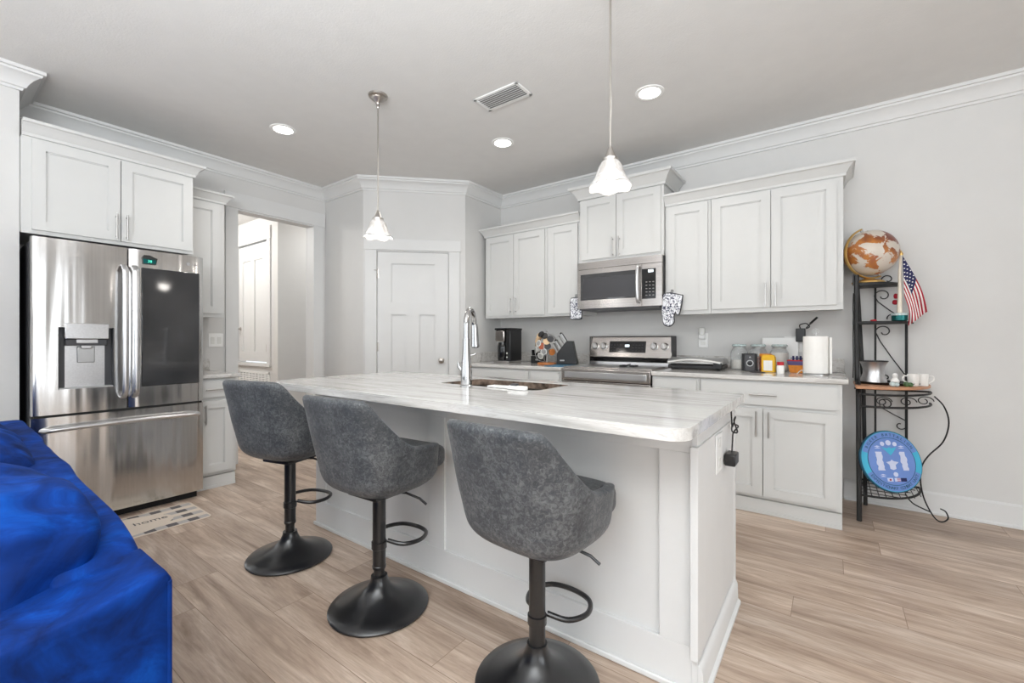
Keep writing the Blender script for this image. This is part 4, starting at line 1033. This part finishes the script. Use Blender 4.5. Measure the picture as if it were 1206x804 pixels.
MB().box(-.042, .042, 0, .05, 0, .11, ym).prism([(-.042, .11), (.042, .11), (.03, .125), (-.034, .125)], -.045, -.005, ym@Matrix.Rotation(R(90), 4, 'X')).build('carton_body', 'yellow_paper', yb, bevel=.003)
MB().box(-.028, .028, -.0015, 0, .012, .085, ym).build('label', 'paper', yb)
og = thing('small_tub', 'small orange-lidded tub behind the yellow carton', 'tub', (-.41, 3.75, CZ))
MB().lathe([(0, 0), (.034, 0), (.038, .11), (0, .11)], (-.395, 3.742, Z0), 24).build('tub_body', 'copper_food', og)
MB().lathe([(0, .11), (.04, .11), (.04, .13), (0, .132)], (-.395, 3.742, Z0), 24).build('tub_lid', 'orange_food', og)
ss = thing('seasoning_shaker', 'small white seasoning jar with a red cap on the counter', 'shaker', (-.285, 3.55, CZ))
MB().lathe([(0, 0), (.021, 0), (.023, .004), (.023, .05), (.019, .058), (0, .058)], (-.285, 3.55, Z0), 24).build('shaker_body', 'paper', ss)
MB().lathe([(0, .058), (.021, .058), (.021, .078), (.018, .081), (0, .081)], (-.285, 3.55, Z0), 24).build('shaker_cap', 'red_plastic', ss)
o = MB().lathe([(0, 0), (.05, 0), (.054, .003), (.05, .005), (0, .005)], (-.43, 3.58, Z0), 28, sx=1, sy=.7).build('coaster', 'dark_grey')
tag(recenter(o, (-.43, 3.58, CZ)), 'flat dark oval coaster in front of the small speaker', 'coaster')
fb = thing('food_container', 'clear tub of orange snack with red and purple band beside the paper towels', 'food container', (-.195, 3.72, CZ))
fmx = Matrix.Translation((-.195, 3.73, Z0))
def frus(mb, a0, b0, a1, b1, z0, z1, m_):
    v = [mb.bm.verts.new(m_@Vector((sx*a, sy*b_, z))) for a, b_, z in ((a0, b0, z0), (a1, b1, z1)) for sx, sy in ((-1, -1), (1, -1), (1, 1), (-1, 1))]
    for f_ in ((3, 2, 1, 0), (4, 5, 6, 7), (0, 1, 5, 4), (1, 2, 6, 5), (2, 3, 7, 6), (3, 0, 4, 7)): mb.bm.faces.new([v[i] for i in f_])
    return mb
frus(MB(), .045, .04, .055, .05, 0, .055, fmx).build('snack_fill', 'orange_food', fb, bevel=.004)
frus(MB(), .056, .051, .06, .055, .055, .083, fmx).build('purple_band', 'purple_plastic', fb, bevel=.002)
frus(MB(), .0605, .0555, .0615, .0565, .083, .09, fmx).build('red_rim', 'red_plastic', fb, bevel=.001)
mb = MB()
for i in range(3): mb.box(-.03+i*.022, -.018+i*.022, -.035, -.029, .09, .12, fmx)
mb.box(-.04, .035, -.036, -.028, .10, .106, fmx).build('blue_clip', 'flag_blue', fb)
tw = thing('twist_tie', 'pale twist tie lying by the paper towel holder', 'twist tie', (-.15, 3.56, CZ))
MB().tube(catmull([(-.19, 3.55, Z0+.003), (-.16, 3.56, Z0+.03), (-.15, 3.55, Z0+.004), (-.13, 3.57, Z0+.025)], 6), .0022, 6).build('wire', 'pale_glass', tw)
pt = thing('paper_towel_roll', 'white paper towel roll on a metal holder at the counter end', 'paper towel', (-.085, 3.60, CZ))
px, py = -.085, 3.60
MB().lathe([(0, 0), (.075, 0), (.075, .006), (0, .008)], (px, py, Z0), 32).build('holder_base', 'bar_steel', pt)
MB().lathe([(.02, .01), (.071, .01), (.0725, .014), (.0725, .254), (.071, .258), (.02, .258)], (px, py, Z0), 40).build('roll', 'paper', pt)
MB().cyl((px, py, Z0+.008), (px, py, Z0+.285), .004, 8).tube([(px+.018*math.cos(a), py, Z0+.29+.018*math.sin(a)) for a in [k*2*PI/20 for k in range(20)]], .0025, 6, closed=True).build('holder_rod', 'bar_steel', pt)
hs = MB(); 
pts_ = [(px+.0728, py-.01), (px+.078, py-.04), (px+.088, py-.045), (px+.089, py-.044), (px+.079, py-.038), (px+.074, py-.009)]
hs.prism(pts_, Z0+.012, Z0+.25).build('loose_sheet', 'paper', pt)

# ------------------------------------------------------------------ wall plates and cords
def plate(name, label, loc, rotz, w_, h_, parts):
    t = thing(name, label, 'outlet', loc, rotz)
    MB().box(-w_/2, w_/2, -.006, -.0005, -h_/2, h_/2).build('plate', 'white_plastic', t, world=False, bevel=.003)
    for x, z, ww, hh in parts:
        MB().box(x-ww/2, x+ww/2, -.0085, -.006, z-hh/2, z+hh/2).build('socket', 'lid_white', t, world=False, bevel=.002)
    return t
plate('wall_outlet', 'white outlet on the range wall above the vacuum sealer', (-.875, YR, 1.135), 0, .075, .12, [(0, .024, .035, .03), (0, -.024, .035, .03)])
nl = thing('night_light', 'white plug-in night light in the outlet above the vacuum sealer', 'night light', (-.88, YR-.01, 1.16))
MB().box(-.907, -.853, YR-.04, YR-.009, 1.145, 1.185).build('plug_body', 'white_plastic', nl, bevel=.006)
MB().puff((-.88, YR-.032, 1.21), (.05, .035, .07), 8, .7).build('shade', 'lid_white', nl)
plate('wall_outlet', 'white outlet partly hidden behind the paper towels', (-.235, YR, 1.105), 0, .115, .12, [(-.024, .024, .03, .028), (-.024, -.024, .03, .028), (.026, 0, .03, .06)])
pa = thing('power_adapter', 'black plug-in adapter with cable under the right wall cabinets', 'power adapter', (-.185, YR-.03, 1.15))
MB().box(-.215, -.155, YR-.055, YR-.010, 1.125, 1.225).build('brick', 'black_plastic', pa, bevel=.005)
MB().tube(catmull([(-.185, YR-.04, 1.22), (-.19, YR-.05, 1.25), (-.15, YR-.06, 1.26), (-.13, YR-.06, 1.235), (-.15, YR-.07, 1.225), (-.12, YR-.08, 1.26), (-.085, YR-.1, 1.30)], 6), .004, 8).build('cable', 'black_plastic', pa)
MB().tube([(-.125, YR-.075, 1.258), (-.082, YR-.1, 1.302)], .008, 8).build('connector', 'black_plastic', pa)
plate('light_switch', 'white double switch plate above the small countertop', (XL, 1.592, 1.135), R(90), .115, .12, [(-.026, 0, .03, .06), (.026, 0, .03, .06)])

# ------------------------------------------------------------------ oven mitt and pot holder
def soft_outline(name, pts, th, m_, mat, parent, bevel=.006):
    return MB().prism([(p[0], p[1]) for p in catmull([(x, y, 0) for x, y in pts], 5, True)], -th/2, th/2, m_).build(name, mat, parent, bevel=bevel)
om = thing('oven_mitt', 'floral blue and white oven mitt hanging right of the microwave', 'oven mitt', (-1.05, 3.575, 1.25))
mo = [(-.062, .105), (.06, .115), (.078, .10), (.082, -.02), (.07, -.035), (.05, -.02), (.045, -.055), (.055, -.10), (.03, -.135), (-.015, -.13), (-.035, -.085), (-.055, -.02)]
hm = Matrix.Translation((-1.045, 3.572, 1.39))@Matrix.Rotation(R(12), 4, 'Y')@Matrix.Rotation(R(90), 4, 'X')
soft_outline('mitt_body', mo, .022, hm, 'floral_cotton', om)
bp_ = catmull([(x*1.02, y*1.02, .0) for x, y in mo], 5, True)
MB().tube([hm@p for p in bp_], .0055, 8, closed=True).build('binding', 'ink', om)
MB().tube([hm@Vector(p) for p in ((-.02, .112, 0), (-.015, .15, 0), (-.005, .15, 0), (-.005, .112, 0))], .003, 6).build('hanging_loop', 'ink', om)
ph = thing('pot_holder', 'small floral pot holder hanging left of the microwave', 'pot holder', (-1.885, 3.585, 1.33))
mo = [(-.055, .075), (-.03, .095), (.03, .095), (.055, .075), (.055, -.075), (.04, -.092), (-.04, -.092), (-.055, -.075)]
hm = Matrix.Translation((-1.888, 3.585, 1.425))@Matrix.Rotation(R(90), 4, 'X')
soft_outline('pad', mo, .014, hm, 'floral_cotton', ph)
MB().tube([hm@(p*1.02) for p in catmull([(x, y, 0) for x, y in mo], 5, True)], .006, 8, closed=True).build('binding', 'ink', ph)
MB().tube([hm@Vector(p) for p in ((-.008, .095, 0), (-.006, .13, 0), (.006, .13, 0), (.008, .095, 0))], .003, 6).build('hanging_loop', 'ink', ph)

# ------------------------------------------------------------------ metal corner rack
rk = thing('bakers_rack', 'black wrought iron shelf rack with scrolls against the right wall', 'shelf rack', (.3, 3.75, 0))
YW = 3.915
def bar(name, pts, r, mat='rack_iron', par=rk, seg=8, flat=1): return MB().tube(pts, r, seg, flat=flat).build(name, mat, par)
# front left leg: flat bar, straight above, curved below
bar('front_leg', catmull([(.135, 3.70, 1.57), (.135, 3.70, 1.2), (.138, 3.68, .90), (.140, 3.60, .84), (.140, 3.545, .70), (.140, 3.53, .45), (.142, 3.515, .2), (.142, 3.515, .002)], 6), .014, seg=6)
bar('rear_leg', [(.190, 3.875, .002), (.180, 3.885, .8), (.145, YW-.02, 1.56)], .012, seg=6)
bar('back_post', [(.245, YW, .14), (.245, YW, 1.50)], .006)
bar('back_post', [(.405, YW, .12), (.405, YW, 1.25)], .008)
def dshelf(z, x0, x1, y0, name, mat, th, n=16, par=rk, parts=None):
    poly = [(x0, YW), (x0, y0)]
    for i in range(n+1):
        a = PI/2*i/n; poly.append((x0+.05+(x1-x0-.05)*math.sin(a), YW-(YW-y0)*math.cos(a)))
    return poly
p1 = dshelf(1.5, .13, .37, 3.70, '', '', 0)
MB().prism(p1, 1.497, 1.518).build('top_shelf', 'rack_iron', rk, bevel=.003)
p2 = dshelf(1.26, .12, .44, 3.69, '', '', 0)
MB().prism(p2, 1.245, 1.262).build('middle_shelf', 'rack_iron', rk, bevel=.003)
p3 = dshelf(.86, .125, .52, 3.50, '', '', 0)
MB().prism(p3, .832, .850).build('wood_shelf', 'shelf_wood', rk, bevel=.003)
for z, dx in ((.80, 0), (.725, .01)):
    q = dshelf(z, .14, .52, 3.50, '', '', 0)
    MB().tube([(x, y, z) for x, y in q[1:]], .007, 8).build('rail', 'rack_iron', rk)
bar('rail', [(.13, YW-.005, .80), (.52, YW-.005, .80)], .006)
for i in range(3):
    ax = .20+i*.11; q = dshelf(.8, .14, .52, 3.50, '', '', 0)
    k = 4+i*4; X_, Y_ = q[k]
    sc_ = [(X_+.045*math.cos(a)*(1-a/9), Y_+.01*math.cos(a), .762+.03*math.sin(a)*(1-a/12)) for a in [j*.4 for j in range(20)]]
    MB().tube(sc_, .003, 6).build('rail_scroll', 'rack_iron', rk)
q4 = dshelf(.16, .15, .47, 3.52, '', '', 0)
MB().tube([(x, y, .165) for x, y in q4], .007, 8, closed=True).build('bottom_rim', 'rack_iron', rk)
mb = MB()
for i in range(9):
    x = .17+i*.035; k = [p for p in q4 if abs(p[0]-x) < .03 and p[1] < YW-.01]; y0 = min([p[1] for p in k]) if k else YW-.05
    mb.tube([(x, y0, .166), (x, YW, .166)], .0025, 6)
for i in range(4): mb.tube([(.15, 3.60+i*.08, .163), (.44-.03*(3-i), 3.60+i*.08, .163)], .0025, 6)
mb.build('bottom_grid', 'rack_iron', rk)
def spiral(cx, cz, r0, a0, turns, dirn=1, n=26, y=YW):
    return [(cx+r0*(1-.72*i/n)*math.cos(a0+dirn*turns*2*PI*i/n), y, cz+r0*(1-.72*i/n)*math.sin(a0+dirn*turns*2*PI*i/n)) for i in range(n+1)]
bar('scroll', spiral(.285, 1.44, .045, R(180), .95, -1)[::-1]+[(.26, YW, 1.40), (.32, YW, 1.34), (.375, YW, 1.29)], .0035, seg=6)
bar('scroll', spiral(.29, 1.195, .045, R(180), .95, -1)[::-1]+[(.27, YW, 1.13), (.33, YW, 1.02), (.395, YW, .91)], .0035, seg=6)
bar('scroll', spiral(.335, 1.29, .03, R(200), .7, -1), .0035, seg=6)
bar('scroll', spiral(.30, .70, .04, R(150), .9, -1)[::-1]+[(.27, YW, .68), (.34, YW, .635), (.40, YW, .60)]+spiral(.375, .565, .035, R(45), .9, -1), .0035, seg=6)
bar('scroll', spiral(.20, 1.545, .03, R(20), .8, 1), .0035, seg=6)
bar('scroll', spiral(.31, 1.55, .035, R(200), .9, -1), .0035, seg=6)
bar('scroll', spiral(.30, .88, .028, R(200), .7, -1), .0035, seg=6)
for z in (1.50, 1.25): bar('corner_finial', [(.12, 3.69, z), (.12, 3.69, z+.075)], [.006, .004], seg=6)
bar('side_scroll', catmull([(.12, 3.72, 1.45), (.12, 3.80, 1.36), (.12, 3.74, 1.28), (.12, 3.80, 1.15), (.12, 3.74, 1.0), (.12, 3.80, .88)], 6), .0035, seg=6)
# swooping front leg
sw = catmull([(.50, 3.62, .80), (.545, 3.64, .74), (.57, 3.67, .64), (.55, 3.70, .52), (.49, 3.73, .42), (.46, 3.75, .34), (.455, 3.75, .24), (.475, 3.76, .13), (.52, 3.77, .03), (.555, 3.78, .006), (.585, 3.79, .03), (.575, 3.79, .07), (.55, 3.785, .085)], 7)
bar('swoop_leg', sw, .004, seg=8)
bar('swoop_brace', catmull([(.38, 3.72, .16), (.42, 3.75, .10), (.50, 3.77, .06)], 6), .004, seg=8)

# globe
gl = thing('globe', 'antique-toned globe with gold arm on top of the iron rack', 'globe', (.20, 3.80, 1.519))
gc = Vector((.212, 3.79, 1.722)); gr = .150
MB().lathe([(0, 0), (.088, 0), (.09, .008), (.07, .018), (.04, .024), (.03, .03), (0, .032)], (.20, 3.79, 1.519), 36).build('stand_base', 'brass_gold', gl)
rv = Vector((math.cos(R(36.11)), math.sin(R(36.11)), 0))   # arm lies roughly across the view
arm = [gc+rv*(math.cos(a)*(gr+.018))+Vector((0, 0, math.sin(a)*(gr+.018))) for a in [R(112+i*180/30) for i in range(31)]]
MB().tube(arm, .006, 10, flat=2.0).build('meridian_arm', 'brass_gold', gl)
MB().cyl((.20, 3.79, 1.548), gc+Vector((-.01, 0, -gr-.014)), .012, 12).build('stem', 'brass_gold', gl)
MB().sphere(gc, gr, 48).build('ball', 'globe_map', gl)
ax_ = rv*math.cos(R(112))+Vector((0, 0, math.sin(R(112))))
MB().cyl(gc+ax_*(gr-.004), gc+ax_*(gr+.022), .008, 10).build('pivot', 'bar_steel', gl)
MB().cyl(gc-ax_*(gr-.004), gc-ax_*(gr+.022), .008, 10).build('pivot', 'bar_steel', gl)

# flag in a teal tin
tn = thing('teal_tin', 'small teal tin on the middle shelf of the rack', 'tin', (.375, 3.80, 1.262))
MB().lathe([(0, 0), (.036, 0), (.042, .004), (.042, .036), (0, .036)], (.36, 3.80, 1.263), 28).build('tin_body', 'teal_tin', tn)
MB().lathe([(.0, .036), (.044, .036), (.044, .05), (.0, .05)], (.36, 3.80, 1.263), 28).build('tin_lid', 'pale_glass', tn)
fl = thing('small_flag', 'small american flag on a pale wooden staff on the rack', 'flag', (.365, 3.80, 1.314))
MB().tube([(.36, 3.80, 1.314), (.362, 3.80, 1.60)], [.014, .009], 12).tube([(.362, 3.80, 1.60), (.366, 3.80, 1.70)], .007, 8).build('staff', 'pole_wood', fl)
MB().lathe([(0, 0), (.011, 0), (.012, .012), (.004, .028), (0, .034)], (.366, 3.80, 1.69), 16).build('finial', 'brass_gold', fl)
# draped cloth: s along the hoist (down), t along the fly
def flag_pt(s, t):
    a = Vector((.372+.009*s, 3.78, 1.685-.259*s)); b = Vector((.489-.088*s, 3.78, 1.317-.087*s))
    p = a.lerp(b, t); p.x += .018*math.sin(t*PI)*(1-.4*s); p.y += .020*math.sin(t*6+s*8)*(.25+t)*.9; return p
mb = MB(); n1_, n2_ = 39, 24; G_ = [[mb.bm.verts.new(flag_pt(i/n1_, j/n2_)) for j in range(n2_+1)] for i in range(n1_+1)]
for i in range(n1_):
    for j in range(n2_):
        f_ = mb.bm.faces.new((G_[i][j], G_[i+1][j], G_[i+1][j+1], G_[i][j+1]))
        stripe = int(j*13/n2_) if False else i//3
        inc = i < 21 and j < 10
        f_.material_index = 2 if inc else (0 if stripe % 2 == 0 else 1)
mb.build('flag_cloth', ['flag_red', 'flag_white', 'flag_blue'], fl, solid=.0015, ang=180)
mb = MB()
for i in range(5):
    for j in range(4):
        s_, t_ = (.05+i*.105), (.05+j*.095); p = flag_pt(s_, t_)+Vector((0, -.003, 0))
        mb.lathe([(0, 0), (.0042, 0), (.0042, .001), (0, .001)], mat=Matrix.Translation(p)@Matrix.Rotation(R(90), 4, 'X'), seg=5)
mb.build('stars', 'flag_white', fl)
rb = thing('red_bow', 'small dark red ribbon behind the flag staff', 'ribbon', (.345, 3.85, 1.40))
MB().puff((.348, 3.86, 1.43), (.03, .02, .035), 6, .8, amp=.006, ns=30).puff((.343, 3.86, 1.39), (.028, .02, .03), 6, .8, amp=.006, ns=30, seed=3).build('loops', 'flag_red', rb)
o = MB().puff((.225, 3.77, 1.268), (.035, .02, .014), 6, .8, amp=.004, ns=30).build('red_clip', 'red_plastic')
tag(recenter(o, (.225, 3.77, 1.262)), 'tiny red clip lying on the middle shelf of the rack', 'clip')

# things on the wooden shelf
ZS = .8505
o = MB().lathe([(0, 0), (.145, 0), (.165, .012), (.168, .016), (.16, .016), (.14, .005), (0, .005)], (.30, 3.76, ZS), 36, sx=1, sy=.75).build('serving_tray', 'black_metal')
tag(recenter(o, (.30, 3.76, .85)), 'dark oval tray under the vase on the wooden shelf', 'tray')
va = thing('pewter_vase', 'waisted silver pewter pot on the wooden shelf of the rack', 'vase', (.225, 3.76, .857))
MB().lathe([(0, 0), (.055, 0), (.072, .006), (.068, .02), (.056, .06), (.056, .09), (.064, .12), (.074, .135), (.077, .14), (.073, .141), (.060, .12), (.051, .09), (.051, .06), (.06, .02), (0, .01)], (.225, 3.76, .857), 36).build('pot', 'pewter', va)
MB().tube([(.225+.076*math.cos(a), 3.76+.076*math.sin(a), .999) for a in [k*2*PI/32 for k in range(32)]], .003, 6, closed=True).build('rim', 'rack_iron', va)
def mug(x, y, rz, label):
    t = thing('white_mug', label, 'mug', (x, y, .851), rz, 'white mugs on the wooden shelf')
    MB().lathe([(0, 0), (.024, 0), (.027, .004), (.03, .075), (.028, .075), (.025, .008), (0, .006)], seg=28).build('cup', 'white_ceramic', t, world=False)
    MB().tube(catmull([(.028, 0, .062), (.05, 0, .06), (.052, 0, .035), (.027, 0, .018)], 6), .004, 8).build('handle', 'white_ceramic', t, world=False)
mug(.415, 3.70, R(200), 'white mug beside the glass ornaments on the wooden shelf')
mug(.462, 3.73, R(10), 'white mug at the rounded right end of the wooden shelf')
o = MB().lathe([(0, 0), (.02, 0), (.024, .01), (.012, .03), (.014, .05), (.008, .06), (0, .062)], (.325, 3.66, .868), 20).build('white_figurine', 'white_ceramic')
tag(recenter(o, (.325, 3.66, .868)), 'small white figurine on the dark tray beside the vase', 'figurine')
for x, y, mt_, lb in ((.305, 3.565, 'pale_glass', 'clear faceted glass ball at the shelf front edge'), (.372, 3.60, 'green_glass', 'green mottled glass ball beside the white mugs')):
    t = thing('glass_ball', lb, 'ornament', (x, y, .8505), 0)
    MB().sphere((x, y, .8665), .016, 16).build('ball', mt_, t)
    MB().sphere((x+.02, y+.01, .8645), .014, 14).build('second_ball', mt_, t)

# round plaque leaning on the bottom shelf
pq = thing('round_plaque', 'round blue military-style plaque leaning on the rack bottom shelf', 'plaque', (.30, 3.56, .175))
pr = .185
nrm = Vector((.554, -.791, .259)).normalized()
up_ = (Vector((0, 0, 1))-nrm*nrm.z).normalized(); xr_ = up_.cross(nrm).normalized()
pc = Vector((.298, 3.60, .382))
PM = Matrix(((xr_.x, up_.x, nrm.x, pc.x), (xr_.y, up_.y, nrm.y, pc.y), (xr_.z, up_.z, nrm.z, pc.z), (0, 0, 0, 1)))
MB().lathe([(0, -.012), (pr, -.012), (pr+.003, -.006), (pr+.003, .004), (pr, .007), (0, .007)], mat=PM, seg=64).build('disc_edge', 'plaque_dark', pq)
MB().lathe([(0, .007), (pr-.004, .007), (pr-.004, .0085), (0, .0085)], mat=PM, seg=64).build('outer_band', 'plaque_teal', pq)
for a0, a1 in ((20, 160), (205, 335)):
    arc = [(math.cos(R(a0+(a1-a0)*i/30))*(pr-.007), math.sin(R(a0+(a1-a0)*i/30))*(pr-.007)) for i in range(31)]
    arc += [(math.cos(R(a1-(a1-a0)*i/30))*(pr-.040), math.sin(R(a1-(a1-a0)*i/30))*(pr-.040)) for i in range(31)]
    MB().prism(arc, .0086, .0092, PM).build('lettering_band', 'plaque_blue' if a0 > 100 else 'plaque_blue', pq)
MB().lathe([(0, .0086), (pr-.044, .0086), (pr-.044, .010), (0, .010)], mat=PM, seg=64).build('inner_field', 'plaque_blue', pq)
MB().tube([PM@Vector((math.cos(a)*(pr-.042), math.sin(a)*(pr-.042), .009)) for a in [k*2*PI/60 for k in range(60)]], .0018, 6, closed=True).build('ring_line', 'plaque_dark', pq)
def arc_text(body, a0, a1, rad, flip, name):
    n = len(body)
    objs = []
    for i, ch in enumerate(body):
        if ch == ' ': continue
        a = R(a0+(a1-a0)*i/(n-1)); rot = (a-PI/2) if not flip else (a+PI/2)
        m_ = PM@Matrix.Translation((math.cos(a)*rad, math.sin(a)*rad, .0098))@Matrix.Rotation(rot, 4, 'Z')
        objs.append(text_mesh(name, ch, .024, 'plaque_dark', None, m_, depth=.0008))
    bmx = MB()
    for o_ in objs:
        bmx.bm.from_mesh(o_.data); bpy.data.objects.remove(o_)
    return bmx.build(name, 'plaque_dark', pq, smooth=False)
arc_text('BOXER BATTALION', 148, 32, pr-.024, False, 'upper_lettering')
arc_text('EXPEDITIONARY COMBAT UNIT', 212, 328, pr-.024, True, 'lower_lettering')
random.seed(3)
for cx_, hw in ((-.072, .017), (.074, .016)):
    pts_ = []
    for i in range(10): pts_.append((cx_-hw+random.uniform(-.006, .004), .058-i*.0125))
    for i in range(10): pts_.append((cx_+hw+random.uniform(-.004, .006), -.055+i*.0125))
    MB().prism(pts_, .0101, .0115, PM).build('name_column', 'plaque_white', pq)
    for zz in (.078, .088): MB().prism([(cx_-.02, zz), (cx_+.02, zz), (cx_, zz+.007)], .0101, .0112, PM).build('chevron', 'plaque_white', pq)
for zz in (-.083, -.093): MB().prism([(-.09, zz), (-.05, zz), (-.07, zz+.007)], .0101, .0112, PM).build('chevron', 'plaque_white', pq)
for x, y, r in ((-.038, .106, .013), (0, .112, .016), (.038, .104, .013), (.008, -.078, .014)):
    MB().lathe([(0, .0101), (r, .0101), (r, .0115), (0, .0115)], mat=PM@Matrix.Translation((x, y, 0)), seg=24).build('medallion', 'plaque_white', pq)
MB().prism([(-.045, .085), (-.012, .078), (0, .085), (.012, .078), (.045, .085), (.02, .055), (0, .035), (-.018, .055)], .0101, .0113, PM).build('eagle', 'plaque_teal', pq)
MB().prism([(-.035, -.005), (-.01, .0), (0, .01), (.012, .0), (.04, -.005), (.018, -.022), (.018, -.045), (.0, -.052), (-.018, -.045), (-.018, -.022)], .0101, .0114, PM).build('badge', 'plaque_white', pq)
for x, mt_ in ((-.032, 'flag_red'), (.012, 'flag_white'), (.05, 'flag_blue')):
    f_ = MB().box(x-.017, x+.017, -.12, -.099, .0101, .0113, PM).build('painted_flag', 'plaque_white' if mt_ != 'flag_blue' else 'flag_blue', pq)
    if mt_ == 'flag_red': MB().lathe([(0, .0113), (.006, .0113), (.006, .0119), (0, .0119)], mat=PM@Matrix.Translation((x, -.11, 0)), seg=16).build('flag_mark', 'flag_red', f_)
    if mt_ == 'flag_white':
        for k in range(3): MB().box(x-.004, x+.017, -.119+k*.008, -.116+k*.008, .0113, .0118, PM).build('flag_mark', 'flag_red', f_)
